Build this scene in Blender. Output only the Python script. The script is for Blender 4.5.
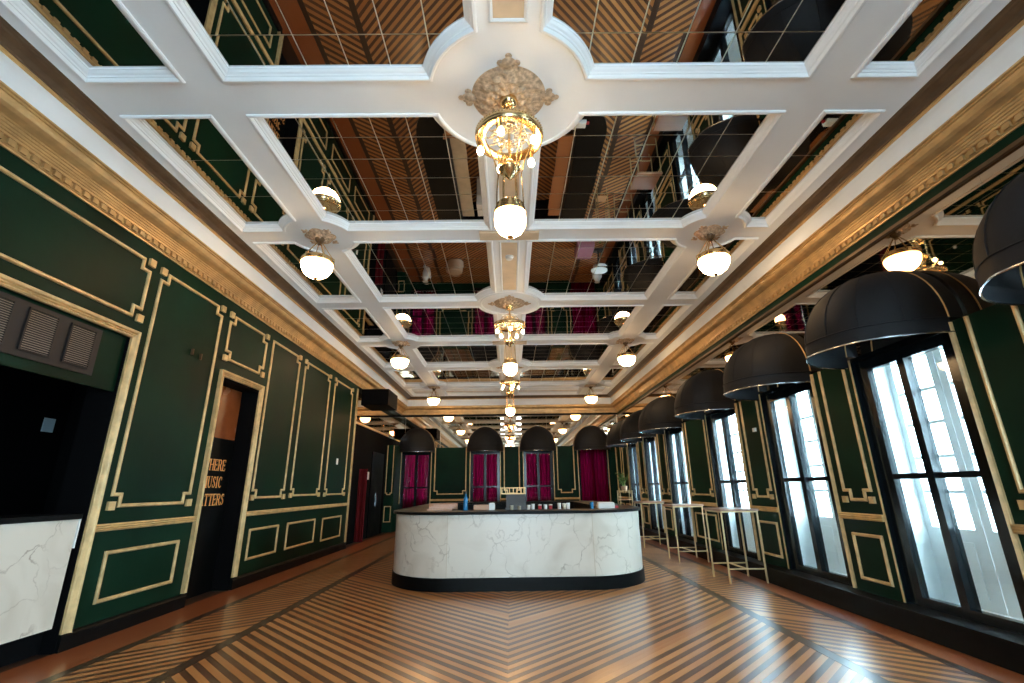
import bpy, bmesh, math, random
from mathutils import Vector, Matrix
random.seed(7)
PI = math.pi
S = bpy.context.scene
for o in list(bpy.data.objects): bpy.data.objects.remove(o)
C = S.collection

# ------------------------------------------------------------------ camera
F_PX, PITCH, YAW, ROLL, CAM_H = 470.29, math.radians(17.345), math.radians(0.43), math.radians(-0.76), 1.4
fw = Vector((math.sin(YAW) * math.cos(PITCH), math.cos(YAW) * math.cos(PITCH), math.sin(PITCH)))
rt = Vector((math.cos(YAW), -math.sin(YAW), 0)); up = rt.cross(fw)
r2 = math.cos(ROLL) * rt + math.sin(ROLL) * up
u2 = -math.sin(ROLL) * rt + math.cos(ROLL) * up
cam = bpy.data.cameras.new('camera'); co = bpy.data.objects.new('camera', cam); C.objects.link(co)
cam.sensor_width = 36; cam.lens = F_PX / 1024 * 36; cam.clip_start = 0.05; cam.clip_end = 300
m = Matrix((r2, u2, -fw)).transposed().to_4x4(); m.translation = Vector((0, 0, CAM_H)); co.matrix_world = m
S.camera = co

# ------------------------------------------------------------------ sky, exposure
SKY = 23.0
w = bpy.data.worlds.new('world'); S.world = w; w.use_nodes = True
bg = w.node_tree.nodes['Background']; bg.inputs['Color'].default_value = (0.66, 0.845, 1.0, 1); bg.inputs['Strength'].default_value = SKY
S.view_settings.view_transform = 'Standard'; S.view_settings.look = 'None'
S.view_settings.gamma = 1; S.view_settings.use_curve_mapping = False
S.view_settings.exposure = 0.78

# room dimensions (metres)
XL, XR, Y0, Y1 = -4.224, 4.224, -5.0, 18.5
ZB, ZM = 4.85, 4.91             # beam faces, mirror plane
PX = 4.05                       # face of the window piers
LEND = 12.97                    # end of the green left wall
WIN = [(-2.3, -1.0), (-0.2, 1.1), (2.02, 3.36), (4.08, 5.39), (6.15, 7.5), (8.37, 9.72), (11.1, 12.4), (13.25, 14.5), (15.3, 16.5)]
BWIN = [-3.55, -0.94, 1.07, 3.14]
FWIN = [0.12]

def portal(loc, rot, sx, sy):
    l = bpy.data.lights.new('daylight_portal', 'AREA'); l.shape = 'RECTANGLE'; l.size = sx; l.size_y = sy
    l.cycles.is_portal = True
    o = bpy.data.objects.new('daylight_portal', l); C.objects.link(o); o.location = loc; o.rotation_euler = rot
for a, b in WIN: portal((4.62, (a + b) / 2, 1.53), (0, PI / 2, 0), 2.7, b - a)
for x in FWIN: portal((x, Y0 - 0.45, 2.15), (PI / 2, 0, 0), 1.95, 3.7)

# ------------------------------------------------------------------ materials
def newmat(name):
    mt = bpy.data.materials.new(name); mt.use_nodes = True
    nt = mt.node_tree; return mt, nt, nt.nodes['Principled BSDF']
def simple(name, col, rough=0.5, metal=0.0, noise=0.0, nscale=6.0, bump=0.0, bscale=40.0, spec=0.5, coat=0.0):
    mt, nt, b = newmat(name)
    b.inputs['Base Color'].default_value = (*col, 1); b.inputs['Roughness'].default_value = rough
    b.inputs['Metallic'].default_value = metal; b.inputs['Specular IOR Level'].default_value = spec
    b.inputs['Coat Weight'].default_value = coat
    N = nt.nodes.new; L = nt.links.new
    if noise or bump:
        tc = N('ShaderNodeTexCoord')
    if noise:
        n = N('ShaderNodeTexNoise'); n.inputs['Scale'].default_value = nscale; n.inputs['Detail'].default_value = 4
        L(tc.outputs['Object'], n.inputs['Vector'])
        mr = N('ShaderNodeMapRange'); mr.inputs['From Min'].default_value = 0.3; mr.inputs['From Max'].default_value = 0.7
        mr.inputs['To Min'].default_value = 1 - noise; mr.inputs['To Max'].default_value = 1 + noise
        L(n.outputs['Fac'], mr.inputs['Value'])
        hs = N('ShaderNodeHueSaturation'); hs.inputs['Color'].default_value = (*col, 1)
        L(mr.outputs['Result'], hs.inputs['Value']); L(hs.outputs['Color'], b.inputs['Base Color'])
        rr = N('ShaderNodeMapRange'); rr.inputs['To Min'].default_value = max(0.02, rough - 0.08); rr.inputs['To Max'].default_value = rough + 0.08
        L(n.outputs['Fac'], rr.inputs['Value']); L(rr.outputs['Result'], b.inputs['Roughness'])
    if bump:
        n2 = N('ShaderNodeTexNoise'); n2.inputs['Scale'].default_value = bscale; n2.inputs['Detail'].default_value = 3
        L(tc.outputs['Object'], n2.inputs['Vector'])
        bp = N('ShaderNodeBump'); bp.inputs['Strength'].default_value = bump; bp.inputs['Distance'].default_value = 0.01
        L(n2.outputs['Fac'], bp.inputs['Height']); L(bp.outputs['Normal'], b.inputs['Normal'])
    return mt
def emit(name, col, strength):
    mt, nt, b = newmat(name)
    b.inputs['Base Color'].default_value = (*col, 1); b.inputs['Roughness'].default_value = 0.3
    b.inputs['Emission Color'].default_value = (*col, 1); b.inputs['Emission Strength'].default_value = strength
    return mt
def wood(name, col, col2, angle, rough=0.3):
    mt, nt, b = newmat(name); N = nt.nodes.new; L = nt.links.new
    geo = N('ShaderNodeNewGeometry'); oi = N('ShaderNodeObjectInfo')
    rot = N('ShaderNodeMapping'); rot.inputs['Rotation'].default_value = (0, 0, angle)
    mp = N('ShaderNodeMapping'); mp.inputs['Scale'].default_value = (1.2, 24, 1); L(rot.outputs[0], mp.inputs['Vector'])
    # world position so the grain does not repeat from strip to strip
    L(geo.outputs['Position'], rot.inputs['Vector'])
    n = N('ShaderNodeTexNoise'); n.inputs['Scale'].default_value = 1.6; n.inputs['Detail'].default_value = 6; n.inputs['Roughness'].default_value = 0.6
    L(mp.outputs['Vector'], n.inputs['Vector'])
    ad = N('ShaderNodeMath'); ad.operation = 'ADD'; L(geo.outputs['Random Per Island'], ad.inputs[0]); L(oi.outputs['Random'], ad.inputs[1])
    fr = N('ShaderNodeMath'); fr.operation = 'FRACT'; L(ad.outputs[0], fr.inputs[0])
    mx = N('ShaderNodeMath'); mx.operation = 'MULTIPLY_ADD'; L(fr.outputs[0], mx.inputs[0]); mx.inputs[1].default_value = 0.55
    sc = N('ShaderNodeMath'); sc.operation = 'MULTIPLY'; L(n.outputs['Fac'], sc.inputs[0]); sc.inputs[1].default_value = 0.42
    L(sc.outputs[0], mx.inputs[2])
    cr = N('ShaderNodeValToRGB'); cr.color_ramp.elements[0].color = (*col, 1); cr.color_ramp.elements[1].color = (*col2, 1)
    cr.color_ramp.elements[0].position = 0.15; cr.color_ramp.elements[1].position = 0.85
    L(mx.outputs[0], cr.inputs['Fac']); L(cr.outputs['Color'], b.inputs['Base Color'])
    b.inputs['Roughness'].default_value = rough
    b.inputs['Coat Weight'].default_value = 0.6; b.inputs['Coat Roughness'].default_value = 0.3
    return mt
def marble(name):
    mt, nt, b = newmat(name); N = nt.nodes.new; L = nt.links.new
    tc = N('ShaderNodeTexCoord')
    n = N('ShaderNodeTexNoise'); n.inputs['Scale'].default_value = 2.2; n.inputs['Detail'].default_value = 6
    L(tc.outputs['Object'], n.inputs['Vector'])
    vm = N('ShaderNodeVectorMath'); vm.operation = 'MULTIPLY_ADD'; L(n.outputs['Color'], vm.inputs[0]); vm.inputs[1].default_value = (0.9, 0.9, 0.9)
    L(tc.outputs['Object'], vm.inputs[2])
    mp = N('ShaderNodeMapping'); mp.inputs['Rotation'].default_value = (0.3, 0.5, 0.4); mp.inputs['Scale'].default_value = (1.0, 1.0, 0.75)
    L(vm.outputs[0], mp.inputs['Vector'])
    v = N('ShaderNodeTexVoronoi'); v.feature = 'DISTANCE_TO_EDGE'; v.inputs['Scale'].default_value = 2.6; L(mp.outputs[0], v.inputs['Vector'])
    r = N('ShaderNodeMapRange'); r.inputs['From Max'].default_value = 0.034; r.inputs['To Min'].default_value = 1; r.inputs['To Max'].default_value = 0
    L(v.outputs['Distance'], r.inputs['Value'])
    n2 = N('ShaderNodeTexNoise'); n2.inputs['Scale'].default_value = 3.1; n2.inputs['Detail'].default_value = 5; L(tc.outputs['Object'], n2.inputs['Vector'])
    r2_ = N('ShaderNodeMapRange'); r2_.inputs['From Min'].default_value = 0.40; r2_.inputs['From Max'].default_value = 0.72; L(n2.outputs['Fac'], r2_.inputs['Value'])
    mu = N('ShaderNodeMath'); mu.operation = 'MULTIPLY'; L(r.outputs[0], mu.inputs[0]); L(r2_.outputs[0], mu.inputs[1])
    mix = N('ShaderNodeMix'); mix.data_type = 'RGBA'; mix.inputs['A'].default_value = (0.70, 0.64, 0.555, 1); mix.inputs['B'].default_value = (0.27, 0.20, 0.14, 1)
    L(mu.outputs[0], mix.inputs['Factor'])
    mix2 = N('ShaderNodeMix'); mix2.data_type = 'RGBA'; mix2.inputs['B'].default_value = (0.55, 0.48, 0.39, 1)
    n4 = N('ShaderNodeTexNoise'); n4.inputs['Scale'].default_value = 1.4; n4.inputs['Detail'].default_value = 8; n4.inputs['Distortion'].default_value = 1.5
    L(tc.outputs['Object'], n4.inputs['Vector'])
    r4 = N('ShaderNodeMapRange'); r4.inputs['From Min'].default_value = 0.5; r4.inputs['From Max'].default_value = 0.75; r4.inputs['To Max'].default_value = 0.7
    L(n4.outputs['Fac'], r4.inputs['Value']); L(r4.outputs[0], mix2.inputs['Factor'])
    L(mix.outputs['Result'], mix2.inputs['A']); L(mix2.outputs['Result'], b.inputs['Base Color'])
    b.inputs['Roughness'].default_value = 0.28
    return mt
def glassy(name, tint, gloss=0.08):
    mt = bpy.data.materials.new(name); mt.use_nodes = True; nt = mt.node_tree; nt.nodes.clear(); N = nt.nodes.new; L = nt.links.new
    out = N('ShaderNodeOutputMaterial'); tr = N('ShaderNodeBsdfTransparent'); tr.inputs['Color'].default_value = (*tint, 1)
    gl = N('ShaderNodeBsdfGlossy'); gl.inputs['Roughness'].default_value = 0.02
    lw_ = N('ShaderNodeLayerWeight'); lw_.inputs['Blend'].default_value = 0.5
    pw = N('ShaderNodeMath'); pw.operation = 'POWER'; L(lw_.outputs['Facing'], pw.inputs[0]); pw.inputs[1].default_value = 5.0
    fz = N('ShaderNodeMath'); fz.operation = 'MULTIPLY_ADD'; L(pw.outputs[0], fz.inputs[0]); fz.inputs[1].default_value = 0.9; fz.inputs[2].default_value = 0.03
    mx = N('ShaderNodeMixShader'); L(fz.outputs[0], mx.inputs['Fac']); L(tr.outputs[0], mx.inputs[1]); L(gl.outputs[0], mx.inputs[2]); L(mx.outputs[0], out.inputs[0])
    return mt
def cloth(name, col, transl):
    mt = bpy.data.materials.new(name); mt.use_nodes = True; nt = mt.node_tree; nt.nodes.clear(); N = nt.nodes.new; L = nt.links.new
    out = N('ShaderNodeOutputMaterial'); d = N('ShaderNodeBsdfDiffuse'); t = N('ShaderNodeBsdfTranslucent')
    tc = N('ShaderNodeTexCoord'); wv = N('ShaderNodeTexNoise'); wv.inputs['Scale'].default_value = 14
    mp = N('ShaderNodeMapping'); mp.inputs['Scale'].default_value = (1, 1, 0.03); L(tc.outputs['Object'], mp.inputs['Vector']); L(mp.outputs[0], wv.inputs['Vector'])
    cr = N('ShaderNodeValToRGB'); cr.color_ramp.elements[0].color = (col[0] * 0.5, col[1] * 0.5, col[2] * 0.5, 1); cr.color_ramp.elements[1].color = (*[min(1, c * 1.4) for c in col], 1)
    cr.color_ramp.elements[0].position = 0.3; cr.color_ramp.elements[1].position = 0.7
    L(wv.outputs['Fac'], cr.inputs[0]); L(cr.outputs[0], d.inputs['Color']); L(cr.outputs[0], t.inputs['Color'])
    mx = N('ShaderNodeMixShader'); mx.inputs['Fac'].default_value = transl; L(d.outputs[0], mx.inputs[1]); L(t.outputs[0], mx.inputs[2]); L(mx.outputs[0], out.inputs[0])
    return mt

M = dict(
    white=simple('white_plaster', (0.82, 0.86, 0.89), 0.5, noise=0.04, nscale=1.5, bump=0.05, bscale=30),
    rose=simple('aged_plaster', (0.50, 0.37, 0.25), 0.6, noise=0.45, nscale=30, bump=1.0, bscale=45),
    spine=simple('beige_plaster', (0.62, 0.48, 0.33), 0.5, noise=0.12, nscale=4, bump=0.15, bscale=20),
    mirror=simple('ceiling_mirror', (0.60, 0.59, 0.57), 0.012, 1.0),
    wmirror=simple('wall_mirror', (0.55, 0.45, 0.34), 0.02, 1.0),
    joint=simple('mirror_joint', (0.80, 0.74, 0.60), 0.5),  # joint colour on the walls; painted glint between the ceiling tiles
    green=simple('green_paint', (0.0022, 0.020, 0.0100), 0.48, noise=0.4, nscale=1.1, bump=0.06, bscale=14, spec=0.10),
    gold=simple('gold_paint', (0.62, 0.43, 0.20), 0.42, 0.25, noise=0.22, nscale=9),
    cornice=simple('cornice_gold', (0.58, 0.37, 0.16), 0.38, 0.4, noise=0.2, nscale=5),
    bronze=simple('bronze_paint', (0.11, 0.065, 0.032), 0.4, 0.3, noise=0.25, nscale=5),
    black=simple('black_paint', (0.0025, 0.003, 0.0033), 0.42, noise=0.2, nscale=4, spec=0.10),
    gloss=simple('gloss_black', (0.005, 0.008, 0.010), 0.18, spec=0.4),
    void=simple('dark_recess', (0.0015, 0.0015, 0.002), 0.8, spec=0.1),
    marble=marble('veined_marble'),
    brass=simple('brass', (0.74, 0.53, 0.27), 0.24, 1.0, noise=0.1, nscale=12),
    legs=simple('pale_brass', (0.66, 0.49, 0.26), 0.35, 0.6),
    globe=emit('milk_glass_lit', (1.0, 0.64, 0.32), 26.0),
    bulb=emit('bulb_lit', (1.0, 0.68, 0.36), 80.0),
    crystal=simple('crystal', (0.75, 0.66, 0.5), 0.08, 0.6),
    awning=simple('awning_cloth', (0.010, 0.011, 0.0135), 0.68, spec=0.25, noise=0.3, nscale=3, bump=0.08, bscale=60),
    awning_in=simple('awning_lining', (0.012, 0.018, 0.03), 0.6),
    silver=simple('silver_edge', (0.55, 0.57, 0.6), 0.2, 1.0),
    curtain=cloth('burgundy_sheer', (0.075, 0.0008, 0.010), 0.13),
    redcloth=cloth('dull_red_velvet', (0.15, 0.018, 0.022), 0.1),
    casement=simple('white_casement', (0.84, 0.87, 0.87), 0.45, noise=0.06, nscale=4),
    glass=glassy('window_glass', (0.93, 0.97, 0.97)),
    wl_r=wood('light_oak_right', (0.40, 0.155, 0.046), (0.58, 0.27, 0.095), -PI / 4, 0.27),
    wl_l=wood('light_oak_left', (0.40, 0.150, 0.042), (0.57, 0.26, 0.088), PI / 4, 0.27),
    wd_r=wood('dark_walnut_right', (0.085, 0.036, 0.019), (0.145, 0.064, 0.034), -PI / 4, 0.27),
    wd_l=wood('dark_walnut_left', (0.082, 0.033, 0.017), (0.14, 0.060, 0.031), PI / 4, 0.27),
    wstrip=wood('red_border_wood', (0.25, 0.07, 0.022), (0.36, 0.115, 0.04), PI / 2, 0.26),
    wdark=wood('dark_border_wood', (0.050, 0.026, 0.017), (0.085, 0.045, 0.028), PI / 2, 0.27),
    tabtop=wood('table_wood', (0.30, 0.15, 0.09), (0.44, 0.24, 0.15), 0, 0.35),
    board=wood('board_wood', (0.42, 0.17, 0.06), (0.55, 0.26, 0.11), 0, 0.45),
    doorwarm=simple('painted_warm_light', (0.26, 0.075, 0.022), 0.25, noise=0.2, nscale=3),  # brown paints the warm light reflected on the upper doorway panel
    lettergold=simple('letter_gold', (0.95, 0.42, 0.12), 0.4, 0.1),
    grille=simple('grille_grey', (0.26, 0.22, 0.18), 0.45, 0.3),
    ventback=simple('vent_panel', (0.009, 0.008, 0.009), 0.6),
    paper=simple('notice_paper', (0.55, 0.68, 0.75), 0.7),
    whitebox=simple('white_enamel', (0.78, 0.78, 0.76), 0.35),
    dark=simple('charcoal_plastic', (0.022, 0.025, 0.028), 0.4),
    blue=simple('blue_plastic', (0.02, 0.20, 0.45), 0.25),
    red=simple('red_plastic', (0.45, 0.03, 0.04), 0.35),
    leaf=simple('leaf_green', (0.10, 0.20, 0.05), 0.5, noise=0.3),
    cream=simple('cream_worktop', (0.52, 0.42, 0.30), 0.4, noise=0.1),
    mauve=simple('mauve_fabric', (0.40, 0.18, 0.24), 0.8),
    beige=simple('beige_fabric', (0.50, 0.36, 0.26), 0.8),
    facade=simple('pale_facade', (0.62, 0.63, 0.63), 0.8, noise=0.06),
)

# ------------------------------------------------------------------ mesh helpers
class MB:
    def __init__(s): s.v = []; s.f = []
    def add(s, vs, fs):
        k = len(s.v); s.v += [tuple(v) for v in vs]; s.f += [tuple(i + k for i in f) for f in fs]; return s
    def box(s, x0, x1, y0, y1, z0, z1):
        return s.add([(x0, y0, z0), (x1, y0, z0), (x1, y1, z0), (x0, y1, z0), (x0, y0, z1), (x1, y0, z1), (x1, y1, z1), (x0, y1, z1)],
                     [(0, 3, 2, 1), (4, 5, 6, 7), (0, 1, 5, 4), (1, 2, 6, 5), (2, 3, 7, 6), (3, 0, 4, 7)])
    def mbox(s, fn, u0, u1, v0, v1, w0, w1):
        return s.add([fn(*p) for p in [(u0, v0, w0), (u1, v0, w0), (u1, v1, w0), (u0, v1, w0), (u0, v0, w1), (u1, v0, w1), (u1, v1, w1), (u0, v1, w1)]],
                     [(0, 3, 2, 1), (4, 5, 6, 7), (0, 1, 5, 4), (1, 2, 6, 5), (2, 3, 7, 6), (3, 0, 4, 7)])
    def lathe(s, prof, n=24, c=(0, 0, 0), cap=True):
        k = len(s.v)
        for r, z in prof:
            for i in range(n):
                a = 2 * PI * i / n; s.v.append((c[0] + r * math.cos(a), c[1] + r * math.sin(a), c[2] + z))
        for j in range(len(prof) - 1):
            for i in range(n):
                i2 = (i + 1) % n
                s.f.append((k + j * n + i, k + j * n + i2, k + (j + 1) * n + i2, k + (j + 1) * n + i))
        if cap:
            s.f.append(tuple(k + i for i in range(n - 1, -1, -1))); s.f.append(tuple(k + (len(prof) - 1) * n + i for i in range(n)))
        return s
    def tube(s, path, r, n=8, closed=False):
        P = [Vector(p) for p in path]; k = len(s.v); m_ = len(P)
        prev = None
        for i, p in enumerate(P):
            if closed: t = P[(i + 1) % m_] - P[i - 1]
            else: t = P[min(i + 1, m_ - 1)] - P[max(i - 1, 0)]
            t.normalize()
            if prev is None:
                a = Vector((0, 0, 1)) if abs(t.z) < 0.9 else Vector((1, 0, 0))
            else: a = prev
            b_ = (a - t * a.dot(t)).normalized(); prev = b_; c_ = t.cross(b_)
            for j in range(n):
                an = 2 * PI * j / n; q = p + (b_ * math.cos(an) + c_ * math.sin(an)) * r; s.v.append(tuple(q))
        for i in range(m_ if closed else m_ - 1):
            i2 = (i + 1) % m_
            for j in range(n):
                j2 = (j + 1) % n; s.f.append((k + i * n + j, k + i2 * n + j, k + i2 * n + j2, k + i * n + j2))
        if not closed:
            s.f.append(tuple(k + j for j in range(n))); s.f.append(tuple(k + (m_ - 1) * n + j for j in range(n - 1, -1, -1)))
        return s
    def sphere(s, c, r, n=12, mrings=8, sz=1.0):
        prof = [(max(1e-4, r * math.sin(PI * j / mrings)), -r * sz * math.cos(PI * j / mrings)) for j in range(mrings + 1)]
        return s.lathe(prof, n, c)
    def sweep(s, pts, prof, fn, closed=True):
        """2-D path pts (u, v); profile (offset to the left, w); fn(u, v, w) -> xyz; mitred"""
        n = len(pts); k = len(s.v); P = [Vector(p) for p in pts]
        for i in range(n):
            if closed or 0 < i < n - 1:
                d1 = (P[i] - P[i - 1]).normalized(); d2 = (P[(i + 1) % n] - P[i]).normalized()
            elif i == 0: d1 = d2 = (P[1] - P[0]).normalized()
            else: d1 = d2 = (P[i] - P[i - 1]).normalized()
            n1 = Vector((-d1.y, d1.x)); n2 = Vector((-d2.y, d2.x)); mt = (n1 + n2) / max(0.25, 1 + n1.dot(n2))
            for o, w_ in prof:
                q = P[i] + mt * o; s.v.append(tuple(fn(q.x, q.y, w_)))
        q = len(prof)
        for i in range(n if closed else n - 1):
            i2 = (i + 1) % n
            for j in range(q - 1): s.f.append((k + i * q + j, k + i2 * q + j, k + i2 * q + j + 1, k + i * q + j + 1))
        if not closed:
            s.f.append(tuple(k + j for j in range(q))); s.f.append(tuple(k + (n - 1) * q + j for j in range(q - 1, -1, -1)))
        return s
    def mesh(s, name, mat, smooth=False):
        me = bpy.data.meshes.new(name); me.from_pydata(s.v, [], s.f); me.materials.append(M[mat] if isinstance(mat, str) else mat)
        bm = bmesh.new(); bm.from_mesh(me); bmesh.ops.recalc_face_normals(bm, faces=bm.faces); bm.to_mesh(me); bm.free()
        if smooth:
            for p in me.polygons: p.use_smooth = True
            try: me.set_sharp_from_angle(angle=math.radians(40))
            except Exception: pass
        me.update(); return me
    def build(s, name, mat, parent=None, smooth=False):
        return link(name, s.mesh(name, mat, smooth), parent)
def link(name, me, parent=None, loc=None):
    o = bpy.data.objects.new(name, me); C.objects.link(o)
    if parent: o.parent = parent
    if loc is not None: o.location = loc
    return o
def tag(o, label=None, cat=None, group=None, kind=None):
    if label: o['label'] = label
    if cat: o['category'] = cat
    if group: o['group'] = group
    if kind: o['kind'] = kind
    return o
def empty(name, loc=(0, 0, 0), rz=0.0):
    o = bpy.data.objects.new(name, None); C.objects.link(o); o.location = loc; o.rotation_euler = (0, 0, rz); return o
def copy_tree(o, parent=None):
    c = o.copy(); C.objects.link(c); c.parent = parent
    for ch in list(o.children): copy_tree(ch, c)
    return c
def struct(o, label=None): return tag(o, label, kind='structure')
fL = lambda u, v, w_: (XL + w_, u, v)          # left wall
fR = lambda u, v, w_: (PX - w_, u, v)          # pier faces on the right
fB = lambda u, v, w_: (u, Y1 - w_, v)          # back wall

# ------------------------------------------------------------------ floor
XC = -0.035; BL, BR = -2.72, 2.68              # chevron fields end here; dark bands; side bands
floor = struct(MB().box(-6.8, 4.6, Y0 - 0.3, Y1 + 0.3, -0.15, -0.006).build('floor', 'wdark'), 'dark subfloor under the striped chevron parquet')
PER, TH = 0.17, 0.0055
def strip_mesh(xa, xb, sl, wid):
    """strip between x=xa and x=xb whose y rises with slope sl; local y measured from xa"""
    g = 0.0012
    vs = [(xa, g, 0), (xb, g + sl * (xb - xa), 0), (xb, wid - g + sl * (xb - xa), 0), (xa, wid - g, 0)]
    vs += [(x, y, z - TH) for x, y, z in vs]
    return vs, [(0, 1, 2, 3), (0, 4, 5, 1), (1, 5, 6, 2), (2, 6, 7, 3), (3, 7, 4, 0)]
FIELDS = [  # xa, xb, slope, light, dark, y range for single planks (measured at xa)
    (XC, BR, 1.0, 'wl_r', 'wd_r', 2.0, 7.6), (XC, BL, -1.0, 'wl_l', 'wd_l', 2.0, 7.6),
    (2.80, 3.50, -0.78, 'wl_l', 'wd_l', 3.9, 9.0), (-2.84, -3.62, 0.78, 'wl_r', 'wd_r', 3.9, 9.0)]
def clip(poly, ymax, ymin):
    for sgn, lim in ((1, ymax), (-1, -ymin)):
        out = []
        for i in range(len(poly)):
            a, b_ = poly[i - 1], poly[i]; ia, ib = sgn * a[1] <= lim, sgn * b_[1] <= lim
            if ia != ib:
                t = (sgn * lim - a[1]) / (b_[1] - a[1]); out.append((a[0] + t * (b_[0] - a[0]), sgn * lim))
            if ib: out.append(b_)
        poly = out
        if len(poly) < 3: return []
    return poly
for xa, xb, sl, li, da, ya, yb in FIELDS:
    run = sl * (xb - xa)
    lw = PER * 0.53
    ml = MB().add(*strip_mesh(xa, xb, sl, lw)).mesh('plank', li); md = MB().add(*strip_mesh(xa, xb, sl, PER - lw)).mesh('plank', da)
    ml2 = ml.copy(); ml2.materials[0] = M['wl_l' if li == 'wl_r' else 'wl_r']
    rl, rd = MB(), MB()
    k0 = math.floor((Y0 - max(run, 0) - 0.2) / PER); k1 = math.ceil((Y1 - min(run, 0)) / PER)
    for k in range(k0, k1):
        y = k * PER
        if ya <= y < yb:
            link('plank', ml, floor, (0, y, 0))
            worn = random.random() < 0.05          # a dark strip replaced by a light one, as in the photograph
            link('plank', ml2 if False else md, floor, (0, y + lw, 0)) if not worn else link('plank', MB().add(*strip_mesh(xa, xb, sl, PER - lw)).mesh('plank', li), floor, (0, y + lw, 0))
        else:
            for mb, o_, wd in ((rl, 0, lw), (rd, lw, PER - lw)):
                vs, _ = strip_mesh(xa, xb, sl, wd)
                pl = clip([(v[0], v[1] + y + o_) for v in vs[:4]], Y1 - 0.02, Y0 + 0.02)
                if pl: mb.add([(p[0], p[1], 0) for p in pl], [tuple(range(len(pl)))])
    for mb, mt in ((rl, li), (rd, da)):
        o = mb.build('parquet_strips', mt, floor); o['kind'] = 'stuff'
for nm, xa, xb, mt in (('border_board', 2.683, 2.797, 'wdark'), ('border_board', -2.837, -2.723, 'wdark'), ('border_board', 3.503, 3.588, 'wdark'), ('border_board', -3.72, -3.623, 'wdark'),
                       ('edge_board', 3.59, 3.87, 'wstrip'), ('edge_board', -4.222, -3.722, 'wstrip')):
    MB().box(xa, xb, Y0 + 0.02, Y1 - 0.02, -TH, 0.0).build(nm, mt, floor)

# ------------------------------------------------------------------ walls: shells
wl = MB()
OP0, OP1, OPZ = 1.2, 5.01, 3.06       # serving niche opening
DR0, DR1, DRZ = 6.78, 7.84, 3.03      # doorway
for a, b_, z0, z1 in ((Y0 - 0.3, OP0, -0.1, 5.1), (OP0, OP1, OPZ, 5.1), (OP1, DR0, -0.1, 5.1), (DR0, DR1, DRZ, 5.1), (DR1, LEND, -0.1, 5.1), (LEND, Y1, 4.19, 5.1)):
    wl.box(XL - 0.3, XL, a, b_, z0, z1)
wall_left = struct(wl.build('wall_left', 'green'), 'dark green panelled wall with gold mouldings')
wr = MB()
ys = [Y0 - 0.3] + [q for ab in WIN for q in ab] + [Y1 + 0.3]
for i in range(0, len(ys), 2): wr.box(XR, XR + 0.34, ys[i], ys[i + 1], -0.1, 2.85)
wr.box(XR, XR + 0.34, Y0 - 0.3, Y1 + 0.3, 2.85, 5.1)
for a, b_ in WIN: wr.box(XR, XR + 0.34, a, b_, -0.1, 0.2)
wall_right = struct(wr.build('wall_right', 'green'), 'green window wall with mirror band above the piers')
wb = MB(); xs = [-6.8] + [q for c in BWIN for q in (c - 0.55, c + 0.55)] + [XR]
for i in range(0, len(xs), 2): wb.box(xs[i], xs[i + 1], Y1, Y1 + 0.3, -0.1, 2.85)
wb.box(-6.8, XR, Y1, Y1 + 0.3, 2.85, 5.1)
for c in BWIN: wb.box(c - 0.55, c + 0.55, Y1, Y1 + 0.3, -0.1, 0.3)
wall_back = struct(wb.build('wall_back', 'green'), 'green back wall with curtained windows and mirror band')
wf = MB(); xs = [XL - 0.3] + [q for c in FWIN for q in (c - 0.97, c + 0.97)] + [XR]
for i in range(0, len(xs), 2): wf.box(xs[i], xs[i + 1], Y0 - 0.3, Y0, -0.1, 4.0)
wf.box(XL - 0.3, XR, Y0 - 0.3, Y0, 4.0, 5.1)
for c in FWIN: wf.box(c - 0.97, c + 0.97, Y0 - 0.3, Y0, -0.1, 0.3)
wall_front = struct(wf.build('wall_front', 'green'), 'green wall behind the viewer with tall windows')
for i, c in enumerate(FWIN):
    wn = struct(empty('window_%d' % (20 + i), (c, Y0 - 0.2, 0.3)), 'tall white window behind the viewer')
    mb = MB()
    for x in (-0.97, -0.04, 0.89): mb.box(x, x + 0.08, -0.04, 0.04, 0, 3.7)
    for z in (0, 0.9, 1.8, 2.7, 3.64): mb.box(-0.96, 0.96, -0.03, 0.03, z, z + 0.06)
    mb.build('casement', 'casement', wn)
    MB().box(-0.9, 0.9, -0.004, 0.004, 0.05, 3.65).build('pane', 'glass', wn)

# niche behind the left wall, door recess, alcove
nb = MB()
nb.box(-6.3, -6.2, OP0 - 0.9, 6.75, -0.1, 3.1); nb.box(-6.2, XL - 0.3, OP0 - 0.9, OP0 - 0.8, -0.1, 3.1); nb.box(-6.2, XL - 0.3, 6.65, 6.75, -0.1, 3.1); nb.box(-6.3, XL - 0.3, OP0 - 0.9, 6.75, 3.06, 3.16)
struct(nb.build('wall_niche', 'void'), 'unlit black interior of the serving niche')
rb = MB(); rb.box(-4.62, -4.5, DR0 - 0.1, DR1 + 0.1, -0.1, DRZ + 0.1)
door_1 = struct(rb.build('door_1', 'doorwarm'), 'panel closing the doorway recess, upper part painted as if warmly lit')
jb = MB(); jb.box(-4.5, XL - 0.001, DR1 - 0.004, DR1 + 0.02, 0, DRZ); jb.box(-4.5, XL - 0.001, DR0 - 0.02, DR0 + 0.004, 0, DRZ); jb.box(-4.5, XL - 0.001, DR0, DR1, DRZ - 0.03, DRZ + 0.02)
jb.build('jamb_lining', 'void', door_1)
MB().box(-4.502, -4.490, DR0, DR1, -0.005, 2.2).build('painted_shade_panel', 'black', door_1)  # black sheet paints the lower doorway panel, where the warm light fades
AX = -4.45
al = MB(); al.box(AX - 0.3, AX, LEND, Y1, -0.1, 3.25)
wall_alcove = struct(al.build('wall_alcove', 'void'), 'black wall beyond the green panelling')
MB().box(AX - 0.3, AX + 0.03, LEND + 0.02, 17.4, 3.25, 3.31).build('ledge', 'cornice', wall_alcove)
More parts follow.
